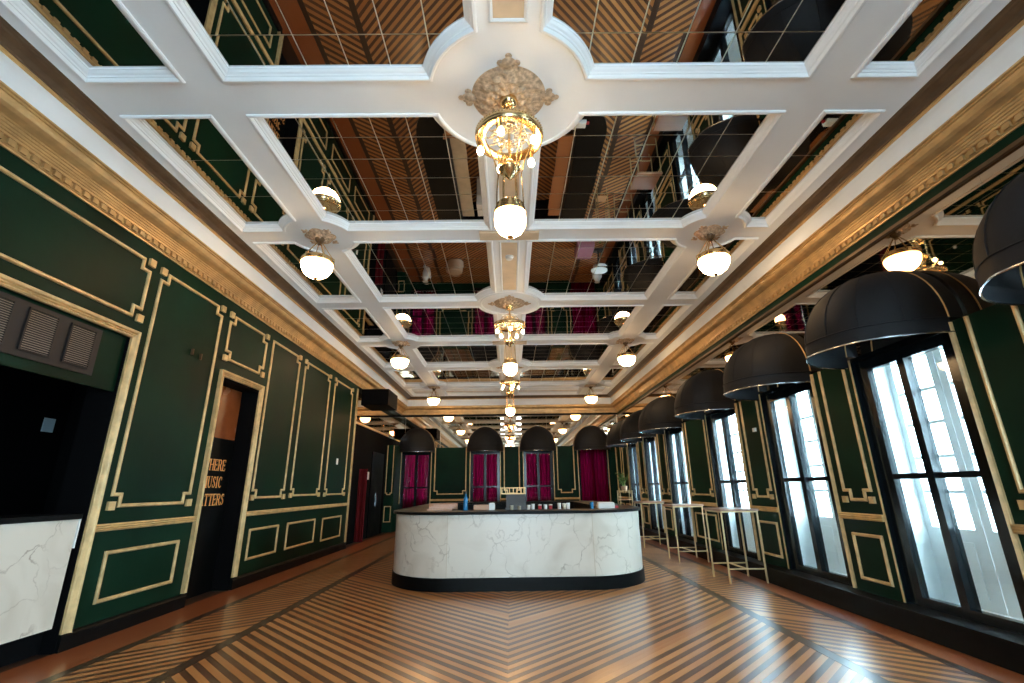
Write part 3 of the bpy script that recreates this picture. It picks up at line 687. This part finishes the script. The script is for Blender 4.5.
# ------------------------------------------------------------------ lamps
def bowl_lamp():
    e = empty('pendant_lamp'); z = -0.42
    MB().lathe([(0.205, 0.03), (0.21, 0.0), (0.213, -0.03), (0.20, -0.09), (0.165, -0.155), (0.11, -0.20), (0.04, -0.222), (0.005, -0.225)], 28, (0, 0, z)).build('glass_bowl', 'globe', e, True)
    MB().lathe([(0.18, 0.075), (0.20, 0.07), (0.205, 0.055), (0.215, 0.05), (0.222, 0.03), (0.222, 0.005), (0.228, 0.0), (0.226, -0.012), (0.212, -0.016), (0.212, 0.03), (0.18, 0.06), (0.02, 0.062), (0.02, 0.08), (0.18, 0.075)], 28, (0, 0, z), False).build('rim', 'brass', e, True)  # includes an added opaque cover that keeps bowl light off the ceiling
    MB().lathe([(0.005, -0.028), (0.02, -0.02), (0.032, -0.008), (0.03, 0.002), (0.01, 0.006)], 12, (0, 0, z - 0.222)).build('finial', 'brass', e, True)
    MB().lathe([(0.01, -0.10), (0.03, -0.09), (0.02, -0.07), (0.05, -0.05), (0.07, -0.02), (0.07, 0.0)], 16, (0, 0, -0.04)).build('canopy', 'bronze', e, True)
    for k in range(6):
        a = PI / 3 * k + 0.3
        mb = MB().tube([(0.03 * math.cos(a), 0.03 * math.sin(a), -0.1), (0.1 * math.cos(a), 0.1 * math.sin(a), -0.20), (0.19 * math.cos(a), 0.19 * math.sin(a), z + 0.09)], 0.006, 6)
        mb.tube([(0.19 * math.cos(a), 0.19 * math.sin(a), z + 0.09), (0.222 * math.cos(a), 0.222 * math.sin(a), z + 0.07), (0.222 * math.cos(a), 0.222 * math.sin(a), z + 0.02)], 0.008, 6)
        mb.build('chain', 'brass', e, True)
    return e
lamp = bowl_lamp(); first = True
wh = {5.94: 'nearest the viewer', 11.1: 'midway down the room', 16.37: 'farthest down the room'}
for yb in (5.94, 11.1, 16.37):
    for x, sd in zip(LB, ('left', 'right')):
        o = lamp if first else copy_tree(lamp); first = False
        o.location = (x, yb, ZB); o.rotation_euler = (0, 0, random.random())
        tag(o, 'brass pendant lamp with glowing glass bowl, %s ceiling row, %s' % (sd, wh[yb]), 'lamp', 'bowl lamps along the side beams')
def chandelier():
    e = empty('chandelier')
    MB().lathe([(0.085, 0.0), (0.085, -0.02), (0.075, -0.05), (0.045, -0.075), (0.015, -0.085), (0.012, -0.12)], 20).build('canopy', 'brass', e, True)
    MB().tube([(0, 0, -0.1), (0, 0, -0.78)], 0.012, 8).build('stem', 'brass', e, True)
    zr = -0.40
    rg = MB().lathe([(0.215, 0.0), (0.225, 0.012), (0.285, 0.025), (0.30, 0.02), (0.305, -0.005), (0.30, -0.03), (0.29, -0.04), (0.23, -0.03), (0.215, -0.02), (0.215, 0.0)], 40, (0, 0, zr), False).build('ring', 'brass', e, True)
    mb = MB()
    for k in range(64):
        a = 2 * PI * k / 64; mb.sphere((0.298 * math.cos(a), 0.298 * math.sin(a), zr + 0.026), 0.009, 6, 4)
    mb.build('beading', 'brass', rg, True)
    mb = MB()
    for k in range(12):
        a = 2 * PI * k / 12
        c, s_ = math.cos(a), math.sin(a)
        mb.tube([((0.05 + 0.16 * t) * c - 0.03 * math.sin(t * 2 * PI) * s_, (0.05 + 0.16 * t) * s_ + 0.03 * math.sin(t * 2 * PI) * c, zr + 0.02 * math.sin(t * PI)) for t in [q / 8 for q in range(9)]], 0.007, 5)
        mb.tube([(0.13 * c + 0.03 * math.cos(q) , 0.13 * s_ + 0.03 * math.sin(q), zr + 0.005) for q in [2 * PI * j / 8 for j in range(8)]], 0.006, 5, True)
    mb.build('scrollwork', 'crystal', e, True)
    for k in range(5):
        a = math.radians(254) + 2 * PI / 5 * k; c, s_ = math.cos(a), math.sin(a)
        am = MB().tube([(0.26 * c, 0.26 * s_, zr - 0.02), (0.262 * c, 0.262 * s_, zr - 0.06), (0.255 * c, 0.255 * s_, zr - 0.11)], 0.014, 8).build('socket', 'brass', e, True)
        MB().sphere((0.255 * c, 0.255 * s_, zr - 0.155), 0.03, 12, 8, 1.35).build('bulb', 'bulb', am, True)
        MB().tube([(0.0, 0, -0.16), (0.12 * c, 0.12 * s_, -0.22), (0.24 * c, 0.24 * s_, zr + 0.02)], 0.005, 5).build('chain', 'brass', e, True)
    MB().lathe([(0.012, 0.09), (0.03, 0.07), (0.025, 0.05), (0.06, 0.03), (0.095, 0.0), (0.10, -0.03), (0.075, -0.07), (0.035, -0.095), (0.02, -0.12), (0.012, -0.13)], 20, (0, 0, -0.72)).build('hub', 'brass', e, True)
    for k in range(6):
        a = PI / 3 * k; c, s_ = math.cos(a), math.sin(a)
        MB().tube([(0.22 * c, 0.22 * s_, zr - 0.02), (0.13 * c, 0.13 * s_, -0.66), (0.10 * c, 0.10 * s_, -0.80), (0.11 * c, 0.11 * s_, -0.95), (0.115 * c, 0.115 * s_, -1.13)], 0.0065, 5).build('rod', 'brass', e, True)
    MB().lathe([(0.05, 0.06), (0.10, 0.055), (0.11, 0.04), (0.118, 0.035), (0.118, 0.01), (0.128, 0.0), (0.13, -0.025), (0.136, -0.03), (0.136, -0.05), (0.12, -0.05)], 28, (0, 0, -1.14)).build('bowl_rim', 'brass', e, True)
    MB().lathe([(0.128, 0.0), (0.133, -0.05), (0.128, -0.11), (0.10, -0.165), (0.055, -0.20), (0.01, -0.21)], 28, (0, 0, -1.19)).build('glass_bowl', 'globe', e, True)
    MB().lathe([(0.005, -0.024), (0.02, -0.018), (0.028, -0.006), (0.025, 0.002)], 12, (0, 0, -1.40)).build('finial', 'brass', e, True)
    return e
ch = chandelier()
for i, (y, t) in enumerate(((3.47, 'largest brass ring chandelier in front, over the big white medallion'), (8.55, 'middle brass ring chandelier above the marble bar'), (13.65, 'farthest and smallest brass ring chandelier near the back wall'))):
    o = ch if i == 0 else copy_tree(ch)
    o.location = (SPX, y, ZB - (0.05)); o.rotation_euler = (0, 0, 0.35 * i); tag(o, t, 'chandelier', 'chandeliers along the ceiling spine')

# ------------------------------------------------------------------ marble bar
BX0, BX1, BY0, BY1 = -1.93, 2.16, 7.455, 13.1
def rrect(x0, x1, y0, y1, r, n=12, k=1.06):
    p = []; q = r * k
    for cx, cy, a in ((x0 + r, y0 + q, PI), (x1 - r, y0 + q, 1.5 * PI), (x1 - r, y1 - q, 0), (x0 + r, y1 - q, PI / 2)):
        p += [(cx + r * math.cos(a + PI / 2 * t / n), cy + q * math.sin(a + PI / 2 * t / n)) for t in range(n + 1)]
    return p
def wallring(p_out, z0, z1, th, i0=None, i1=None):
    mb = MB(); n = len(p_out)
    idx = list(range(n)) + [0] if i0 is None else list(range(i0, i1 + 1))
    pts = [p_out[i % n] for i in idx]
    mb.sweep(pts if i0 is not None else pts[:-1], [(0, z0), (0, z1), (th, z1), (th, z0), (0, z0)], fC, closed=i0 is None)
    return mb
bar = empty('bar_counter', (0, 0, 0)); tag(bar, 'large rounded bar counter with white marble front and black top', 'bar')
RC = 1.0; N_ = 14
po = rrect(BX0 + 0.02, BX1 - 0.02, BY0 + 0.015, BY1 - 0.02, RC - 0.02, N_)
n4 = N_ + 1
def seg(i0, i1, nm): wallring(po, 0.178, 1.03, 0.03, i0, i1).build(nm, 'marble', bar, True)
seg(0, N_, 'corner_panel'); seg(N_, n4, 'front_panel'); seg(n4, n4 + N_, 'corner_panel'); seg(n4 + N_, 2 * n4, 'side_panel'); seg(2 * n4, 2 * n4 + N_, 'corner_panel'); seg(2 * n4 + N_, 3 * n4, 'back_panel'); seg(3 * n4, 3 * n4 + N_, 'corner_panel'); seg(3 * n4 + N_, 4 * n4, 'side_panel')
for x in (-0.938, 1.215): MB().box(x - 0.003, x + 0.003, BY0 + 0.0135, BY0 + 0.02, 0.18, 1.03).build('joint_strip', 'cream', bar)
wallring(rrect(BX0, BX1, BY0, BY1, RC, N_), 0.0, 0.178, 0.05).build('plinth', 'black', bar, True)
pi_ = rrect(BX0 + 0.62, BX1 - 0.62, BY0 + 0.62, BY1 - 0.62, 0.45, N_); pt = rrect(BX0 - 0.03, BX1 + 0.03, BY0 - 0.03, BY1 + 0.03, RC + 0.03, N_)
mb = MB(); n = len(pt)
for pts, z in ((pt, 1.035), (pt, 1.075), (pi_, 1.075), (pi_, 1.035)): mb.v += [(x, y, z) for x, y in pts]
for j in range(4):
    for i in range(n):
        i2 = (i + 1) % n; j2 = (j + 1) % 4; mb.f.append((j * n + i, j * n + i2, j2 * n + i2, j2 * n + i))
mb.build('countertop', 'black', bar)
wallring(rrect(BX0 + 0.60, BX1 - 0.60, BY0 + 0.60, BY1 - 0.60, 0.47, N_), 0.0, 1.034, 0.02).build('inner_panel', 'black', bar, True)
for x0, x1, mt in ((BX0 + 0.64, BX0 + 0.98, 'cream'), (BX1 - 0.98, BX1 - 0.64, 'board')):
    MB().box(x0, x1, BY0 + 1.2, BY1 - 1.2, 0.84, 0.88).build('inner_shelf', mt, bar)
fb = empty('bar_fridge', (-0.55, 11.6, 0)); tag(fb, 'white low cabinet standing inside the bar, seen in the mirrors', 'cabinet')
MB().box(-0.3, 0.3, -0.3, 0.3, 0.05, 0.88).build('body', 'whitebox', fb); MB().box(-0.28, 0.28, -0.325, -0.302, 0.1, 0.85).build('door', 'whitebox', fb); MB().box(0.2, 0.23, -0.35, -0.325, 0.4, 0.7).build('handle', 'silver', fb); MB().box(-0.27, 0.27, -0.27, 0.27, 0.0, 0.05).build('base', 'dark', fb)

# things on the bar top (z 1.075)
ZT = 1.075
def single(name, mb, mat, label, cat, smooth=False, group=None): return tag(mb.build(name, mat, None, smooth), label, cat, group)
cb = empty('serving_boards', (-1.15, 8.2, ZT)); tag(cb, 'pale wooden tray of planks on the left of the bar top', 'tray')
for k in range(4):
    q = MB().box(-0.20, 0.20, -0.035, 0.035, 0, 0.022).build('plank', 'board', cb); q.location = (0.02 * k, -0.11 + 0.075 * k, 0.0 + 0.02 * k); q.rotation_euler = (0, 0, 0.1)
MB().box(-0.22, 0.26, 0.18, 0.2, 0, 0.10).build('end_board', 'board', cb)
bt = empty('blue_bottle', (-0.72, 8.0, ZT)); tag(bt, 'tall blue bottle standing on the bar top', 'bottle')
MB().lathe([(0.035, 0), (0.036, 0.01), (0.036, 0.16), (0.028, 0.19), (0.013, 0.215), (0.013, 0.25)], 16).build('body', 'blue', bt, True); MB().lathe([(0.016, 0.25), (0.016, 0.285), (0.012, 0.29)], 12).build('cap', 'dark', bt, True)
tr = empty('wooden_caddy', (-0.42, 8.1, ZT)); tag(tr, 'low wooden caddy left of the dark till on the bar', 'caddy')
MB().box(-0.17, 0.17, -0.11, 0.11, 0, 0.015).build('base', 'board', tr)
for y in (-0.11, 0.1): MB().box(-0.17, 0.17, y, y + 0.01, 0.015, 0.075).build('side', 'board', tr)
for x in (-0.17, 0.16): MB().box(x, x + 0.01, -0.1, 0.1, 0.015, 0.075).build('side', 'board', tr)
single('napkin_box', MB().sweep([(-0.34, 7.93), (-0.25, 7.93), (-0.25, 7.99), (-0.34, 7.99)], [(0, ZT), (0, ZT + 0.10), (0.015, ZT + 0.11), (0.03, ZT + 0.11), (0.03, ZT)], fC), 'whitebox', 'small white box just left of the dark till', 'box')
ti = empty('till', (0.09, 8.1, ZT)); tag(ti, 'dark grey till on the bar top under the gold crate', 'till')
MB().box(-0.17, 0.17, -0.12, 0.14, 0, 0.02).build('base', 'dark', ti); MB().add([(-0.16, -0.1, 0.02), (0.16, -0.1, 0.02), (0.16, 0.12, 0.02), (-0.16, 0.12, 0.02), (-0.16, -0.06, 0.235), (0.16, -0.06, 0.235), (0.16, 0.1, 0.235), (-0.16, 0.1, 0.235)], [(0, 1, 5, 4), (1, 2, 6, 5), (2, 3, 7, 6), (3, 0, 4, 7), (4, 5, 6, 7), (0, 3, 2, 1)]).build('screen', 'dark', ti)
gc = empty('gold_crate', (0.05, 8.12, ZT + 0.235)); tag(gc, 'open gold wire crate on top of the dark till', 'crate')
for z in (0.0, 0.09):
    mb = MB()
    for y in (-0.09, 0.08): mb.box(-0.2, 0.2, y, y + 0.012, z, z + 0.015)
    for x in (-0.2, 0.188): mb.box(x, x + 0.012, -0.078, 0.08, z, z + 0.015)
    mb.build('rail', 'cornice', gc)
for k in range(7):
    for y in (-0.088, 0.082): MB().box(-0.195 + k * 0.063, -0.183 + k * 0.063, y, y + 0.008, 0.0145, 0.0905).build('bar', 'cornice', gc)
for k, (x, h_, mt, lb) in enumerate(((0.29, 0.07, 'whitebox', 'white cup right beside the dark till'), (0.36, 0.085, 'whitebox', 'second white cup right of the dark till'), (0.47, 0.06, 'red', 'small red pot on the bar behind the cups'), (0.56, 0.075, 'whitebox', 'white pot in the middle of the bar top'), (0.64, 0.06, 'red', 'second small red pot further right on the bar'), (0.78, 0.095, 'whitebox', 'pale cup under the third back window'), (0.85, 0.09, 'crystal', 'glass tumbler right of the pale cup'), (0.92, 0.095, 'whitebox', 'rightmost pale cup of the bar top row'), (1.30, 0.10, 'blue', 'small blue cup beside the white box'), (0.02, 0.07, 'crystal', 'glass tumbler in front of the dark till'), (0.14, 0.06, 'crystal', 'short glass tumbler in front of the dark till, right one'))):
    y = 7.95 if mt != 'crystal' else 7.85
    e = empty('cup', (x, y, ZT)); tag(e, lb, 'cup', 'cups and pots along the bar top')
    MB().lathe([(0.022, 0), (0.026, 0.004), (0.03, h_), (0.027, h_), (0.022, 0.01)], 14).build('body', mt, e, True)
    if mt == 'red': MB().lathe([(0.031, h_), (0.031, h_ + 0.012), (0.01, h_ + 0.016)], 14).build('lid', 'whitebox', e, True)
wb_ = empty('white_box', (1.55, 8.1, ZT)); tag(wb_, 'white rounded box on the right of the bar top', 'box')
MB().sweep([(-0.13, -0.08), (0.13, -0.08), (0.13, 0.08), (-0.13, 0.08)], [(0.0, 0.0), (-0.004, 0.05), (0.004, 0.085), (0.03, 0.095)], fC).add([(-0.1, -0.05, 0.095), (0.1, -0.05, 0.095), (0.1, 0.05, 0.095), (-0.1, 0.05, 0.095)], [(0, 1, 2, 3)]).build('body', 'whitebox', wb_, True)
MB().box(0.132, 0.20, -0.03, 0.03, 0.0, 0.035).build('label_tab', 'red', wb_)

# ------------------------------------------------------------------ high tables
def hightable():
    e = empty('high_table'); hx, hy, H = 0.29, 0.31, 1.05
    MB().box(-hx - 0.02, hx + 0.02, -hy - 0.02, hy + 0.02, H - 0.03, H).build('table_top', 'tabtop', e)
    mb = MB()
    for x in (-hx, hx - 0.022): mb.box(x, x + 0.022, -hy, hy, H - 0.052, H - 0.03)
    for y in (-hy, hy - 0.022): mb.box(-hx, hx, y, y + 0.022, H - 0.0515, H - 0.0305)
    mb.build('apron', 'legs', e)
    for x in (-hx, hx - 0.022):
        for y in (-hy, hy - 0.022): MB().box(x, x + 0.022, y, y + 0.022, 0, H - 0.05).build('leg', 'legs', e)
    for y in (-hy + 0.002, hy - 0.02): MB().box(-hx + 0.022, hx - 0.022, y, y + 0.016, 0.19, 0.208).build('stretcher', 'legs', e)
    MB().box(-0.009, 0.009, -hy + 0.018, hy - 0.02, 0.19, 0.208).build('stretcher', 'legs', e)
    return e
ht = hightable()
for i, (x, y, t) in enumerate(((3.55, 8.06, 'nearest slim high table with wooden top and brass legs by the windows'), (3.51, 10.15, 'middle slim high table with wooden top, half behind the nearest one'), (3.48, 12.5, 'farthest slim high table, partly behind the corner of the bar'))):
    o = ht if i == 0 else copy_tree(ht); o.location = (x, y, 0); tag(o, t, 'table', 'high tables along the windows')
# plant on a brass stand
ps = empty('plant_stand', (2.78, 12.0, 0)); tag(ps, 'slim brass plant stand behind the right end of the bar', 'stand')
for x in (-0.15, 0.135):
    for y in (-0.15, 0.135): MB().box(x, x + 0.015, y, y + 0.015, 0, 1.32).build('leg', 'legs', ps)
for z in (0.3, 1.1, 1.3): MB().box(-0.148, 0.148, -0.148, 0.148, z, z + 0.014).build('shelf', 'board' if z < 1.2 else 'legs', ps)
pl = empty('potted_plant', (2.78, 12.0, 1.316)); tag(pl, 'leafy green plant on top of the slim brass stand', 'plant')
MB().lathe([(0.06, 0), (0.065, 0.005), (0.08, 0.10), (0.085, 0.105), (0.07, 0.10), (0.06, 0.03)], 16).build('pot', 'beige', pl, True)
st = MB(); lf_m = MB().add([(0, 0, 0), (0.02, 0.03, 0.004), (0, 0.075, -0.008), (-0.02, 0.03, 0.004), (0, 0.03, -0.004)], [(0, 1, 4), (1, 2, 4), (2, 3, 4), (3, 0, 4)]).mesh('leaf', 'leaf')
for k in range(14):
    a = random.uniform(0, 2 * PI); r = random.uniform(0.05, 0.17); h_ = random.uniform(0.22, 0.44)
    pth = [(0, 0, 0.06), (0.4 * r * math.cos(a), 0.4 * r * math.sin(a), 0.6 * h_), (r * math.cos(a), r * math.sin(a), h_)]
    st.tube(pth, 0.003, 4)
    for q in range(5):
        t = 0.5 + 0.12 * q; p = Vector(pth[1]).lerp(Vector(pth[2]), min(1, (t - 0.5) * 2.2))
        l = link('leaf', lf_m, pl, p); l.rotation_euler = (random.uniform(-0.6, 0.6), random.uniform(-0.6, 0.6), random.uniform(0, 2 * PI))
st.build('stem', 'leaf', pl)

# ------------------------------------------------------------------ left niche: counter, grilles
lp = MB().box(XL - 0.06, XL - 0.03, OP0, OP1, 2.445, OPZ).build('lintel_panel', 'green', wall_left)
vp = struct(MB().box(XL - 0.03, XL - 0.018, OP0 + 0.01, 4.68, 2.545, 3.03).build('trim_vent', 'ventback'), 'black board holding the grilles over the niche')
gslat = MB()
for q in range(18): gslat.add([(0.0, 0.012, 0.016 + q * 0.0205), (0.0, 0.278, 0.016 + q * 0.0205), (0.012, 0.278, 0.009 + q * 0.0205), (0.012, 0.012, 0.009 + q * 0.0205), (0.0, 0.012, 0.019 + q * 0.0205), (0.0, 0.278, 0.019 + q * 0.0205), (0.012, 0.278, 0.014 + q * 0.0205), (0.012, 0.012, 0.014 + q * 0.0205)], [(0, 1, 2, 3), (4, 7, 6, 5), (2, 6, 7, 3), (0, 4, 5, 1)])
gfr = MB().box(0, 0.016, 0, 0.014, 0, 0.39).box(0, 0.016, 0.276, 0.29, 0, 0.39).box(0, 0.0155, 0.014, 0.276, 0, 0.012).box(0, 0.0155, 0.014, 0.276, 0.378, 0.39)
gsm, gfm = gslat.mesh('slats', 'grille'), gfr.mesh('grille_frame', 'ventback')
for k, t in enumerate(('rightmost slatted vent grille over the niche', 'middle slatted vent grille over the niche', 'slatted vent grille over the niche, cut by the left edge of the picture', 'slatted vent grille over the niche beyond the left edge')):
    e = empty('vent_grille', (XL - 0.018, 4.32 - 0.418 * k, 2.602)); tag(e, t, 'vent', 'vent grilles over the niche')
    link('grille_frame', gfm, e); s_ = link('slats', gsm, e); s_['kind'] = 'stuff'
nc = empty('niche_counter', (XL - 0.03, 3.1, 0)); tag(nc, 'white marble serving counter with black top in the dark niche', 'counter')
MB().box(-0.03, 0.0, -1.89, 1.86, 0.213, 1.165).build('front_panel', 'marble', nc)
MB().box(-0.55, 0.02, -1.89, 1.875, 1.166, 1.215).build('counter_top', 'black', nc)
MB().box(-0.5, -0.031, -1.89, 1.86, 0.21, 1.165).build('carcass', 'void', nc); MB().box(-0.5, -0.10, -1.89, 1.9, 0.0, 0.209).build('toe_kick', 'void', nc)
MB().box(-0.03, 0.015, 1.862, 1.874, 0.9, 1.21).build('end_strip', 'whitebox', nc)
struct(MB().box(XL - 0.32, XL + 0.005, OP1 - 0.006, OP1 + 0.004, -0.1, OPZ).build('trim_niche', 'void'))
single('wall_notice', MB().box(-6.2, -6.192, 6.31, 6.47, 2.20, 2.38), 'paper', 'small pale blue notice on the black wall inside the niche', 'notice')

# ------------------------------------------------------------------ lettering in the doorway
LET = dict(
    W=(1.15, [((0.0, 1), (0.27, 0), .15), ((0.27, 0), (0.57, 1), .07), ((0.5, 1), (0.8, 0), .15), ((0.8, 0), (1.12, 1), .07), ((-.1, .985), (.2, .985), .05), ((.95, .985), (1.2, .985), .05)]),
    H=(0.85, [((.12, 0), (.12, 1), .16), ((.70, 0), (.70, 1), .16), ((.12, .52), (.70, .52), .07), ((0, .02), (.27, .02), .05), ((0, .98), (.27, .98), .05), ((.55, .02), (.85, .02), .05), ((.55, .98), (.85, .98), .05)]),
    E=(0.70, [((.12, 0), (.12, 1), .16), ((0, .03), (.62, .03), .07), ((0, .97), (.6, .97), .07), ((.12, .52), (.48, .52), .07), ((.6, 0), (.6, .24), .06), ((.57, .78), (.57, 1), .06), ((.48, .42), (.48, .62), .05)]),
    R=(0.82, [((.12, 0), (.12, 1), .16), ((0, .02), (.27, .02), .05), ((0, .97), (.45, .97), .07), ((.45, .97), (.6, .87), .12), ((.6, .87), (.6, .63), .16), ((.6, .63), (.45, .52), .12), ((.45, .52), (.12, .52), .07), ((.4, .52), (.68, .03), .16), ((.6, .02), (.82, .02), .05)]),
    M=(1.05, [((.12, 0), (.12, 1), .07), ((.12, 1), (.48, .05), .15), ((.48, .05), (.85, 1), .06), ((.87, 0), (.87, 1), .16), ((0, .02), (.25, .02), .05), ((.72, .02), (1.02, .02), .05), ((0, .98), (.2, .98), .05), ((.8, .98), (1.02, .98), .05)]),
    U=(0.85, [((.14, 1), (.14, .28), .16), ((.14, .28), (.25, .07), .12), ((.25, .07), (.5, .04), .08), ((.5, .04), (.68, .2), .07), ((.68, .2), (.68, 1), .07), ((0, .98), (.3, .98), .05), ((.55, .98), (.82, .98), .05)]),
    S=(0.66, [((.55, .95), (.55, .72), .06), ((.52, .88), (.3, .97), .08), ((.3, .97), (.12, .82), .12), ((.12, .82), (.16, .64), .15), ((.16, .64), (.46, .4), .16), ((.46, .4), (.5, .2), .15), ((.5, .2), (.3, .03), .1), ((.3, .03), (.1, .12), .08), ((.07, .04), (.07, .3), .06)]),
    I=(0.36, [((.17, 0), (.17, 1), .16), ((.02, .02), (.33, .02), .05), ((.02, .98), (.33, .98), .05)]),
    C=(0.76, [((.65, .95), (.65, .68), .06), ((.62, .86), (.42, .97), .08), ((.42, .97), (.2, .82), .13), ((.2, .82), (.13, .5), .16), ((.13, .5), (.2, .18), .16), ((.2, .18), (.42, .03), .12), ((.42, .03), (.66, .17), .07)]),
    A=(0.86, [((.1, 0), (.42, 1), .07), ((.38, 1), (.72, 0), .16), ((.22, .33), (.58, .33), .06), ((0, .02), (.24, .02), .05), ((.55, .02), (.86, .02), .05)]),
    T=(0.76, [((.37, 0), (.37, 1), .16), ((.03, .97), (.72, .97), .07), ((.05, .78), (.05, 1), .05), ((.70, .78), (.70, 1), .05), ((.22, .02), (.53, .02), .05)]))
lt = empty('wall_lettering', (-4.489, 7.41, 1.3)); tag(lt, 'orange gold serif words WHERE MUSIC MATTERS in the doorway recess', 'lettering')
HX, HZ = 0.126, 0.165
for row, word in enumerate(('WHERE', 'MUSIC', 'MATTERS')):
    tot = sum(LET[c][0] + 0.06 for c in word) * HX; y = -tot / 2; z = 0.417 - 0.252 * row
    for c in word:
        mb = MB()
        for q, ((xa, za), (xb, zb), wd) in enumerate(LET[c][1]):
            A, B = Vector((xa * HX, za * HZ)), Vector((xb * HX, zb * HZ)); d = (B - A).normalized(); nn = Vector((-d.y, d.x))
            wd_ = wd * HX * (1.0 if abs(d.y) > 0.5 else 1.35); a_, b2, c2, d2 = A + nn * wd_ / 2, B + nn * wd_ / 2, B - nn * wd_ / 2, A - nn * wd_ / 2
            th = 0.004 + 0.0002 * q
            mb.add([(0, p.x, p.y) for p in (a_, b2, c2, d2)] + [(th, p.x, p.y) for p in (a_, b2, c2, d2)], [(0, 1, 2, 3), (4, 7, 6, 5), (0, 4, 5, 1), (1, 5, 6, 2), (2, 6, 7, 3), (3, 7, 4, 0)])
        o = mb.build('letter', 'lettergold', lt); o.location = (0, y, z); y += (LET[c][0] + 0.06) * HX
# ------------------------------------------------------------------ alcove details
single('hanging_unit', MB().box(-4.215, -3.45, 13.3, 14.4, 3.72, 4.17), 'void', 'black box hung under the cornice at the end of the green wall', 'unit')
single('door_sign', MB().box(AX, AX + 0.012, 15.2, 15.4, 1.72, 1.95), 'whitebox', 'small white and red sign on the black alcove wall', 'sign')
dn = struct(MB().box(AX, AX + 0.03, 15.6, 17.0, 0.0, 2.6).build('door_2', 'black'), 'black double door in the alcove wall')
MB().box(AX + 0.03, AX + 0.05, 16.28, 16.31, 0.9, 1.3).build('handle', 'silver', dn)

# ------------------------------------------------------------------ furniture at the far end, seen in the mirrors
def lathe_thing(name, parts, loc, label, cat):
    e = empty(name, loc); tag(e, label, cat)
    for nm, prof, mt in parts: MB().lathe(prof, 28).build(nm, mt, e, True)
    return e
lathe_thing('round_table', [('top', [(0.30, 0.72), (0.31, 0.73), (0.31, 0.75), (0.30, 0.755)], 'whitebox'), ('column', [(0.03, 0.03), (0.025, 0.4), (0.03, 0.7195)], 'dark'), ('base', [(0.2, 0), (0.2, 0.012), (0.05, 0.03)], 'dark')], (3.35, 15.75, 0), 'round white table mirrored in the ceiling near the window wall', 'table')
lathe_thing('pouf', [('body', [(0.26, 0.03), (0.31, 0.08), (0.32, 0.25), (0.30, 0.4), (0.25, 0.44), (0.05, 0.45)], 'beige'), ('base', [(0.25, 0.0), (0.25, 0.03)], 'dark')], (-2.05, 16.5, 0), 'round beige pouf mirrored in the ceiling behind the bar', 'pouf')
for x, y, t in ((-3.2, 16.9, 'left'), (3.5, 16.9, 'right')):
    lathe_thing('floor_vase', [('body', [(0.12, 0), (0.14, 0.02), (0.2, 0.25), (0.19, 0.45), (0.1, 0.6), (0.08, 0.68), (0.11, 0.72), (0.09, 0.72)], 'whitebox')], (x, y, 0), 'white floor vase mirrored in the ceiling on the %s side' % t, 'vase')
so = empty('ottoman', (2.75, 15.1, 0)); tag(so, 'mauve upholstered ottoman mirrored in the ceiling', 'ottoman')
MB().sweep([(-0.3, -0.45), (0.3, -0.45), (0.3, 0.45), (-0.3, 0.45)], [(0.02, 0.1), (0.0, 0.14), (0.0, 0.36), (0.03, 0.42), (0.08, 0.44)], fC).add([(-0.23, -0.38, 0.44), (0.23, -0.38, 0.44), (0.23, 0.38, 0.44), (-0.23, 0.38, 0.44)], [(0, 1, 2, 3)]).build('cushion', 'mauve', so, True)
for x in (-0.25, 0.22):
    for y in (-0.4, 0.37): MB().box(x, x + 0.03, y, y + 0.03, 0, 0.11).build('leg', 'legs', so)
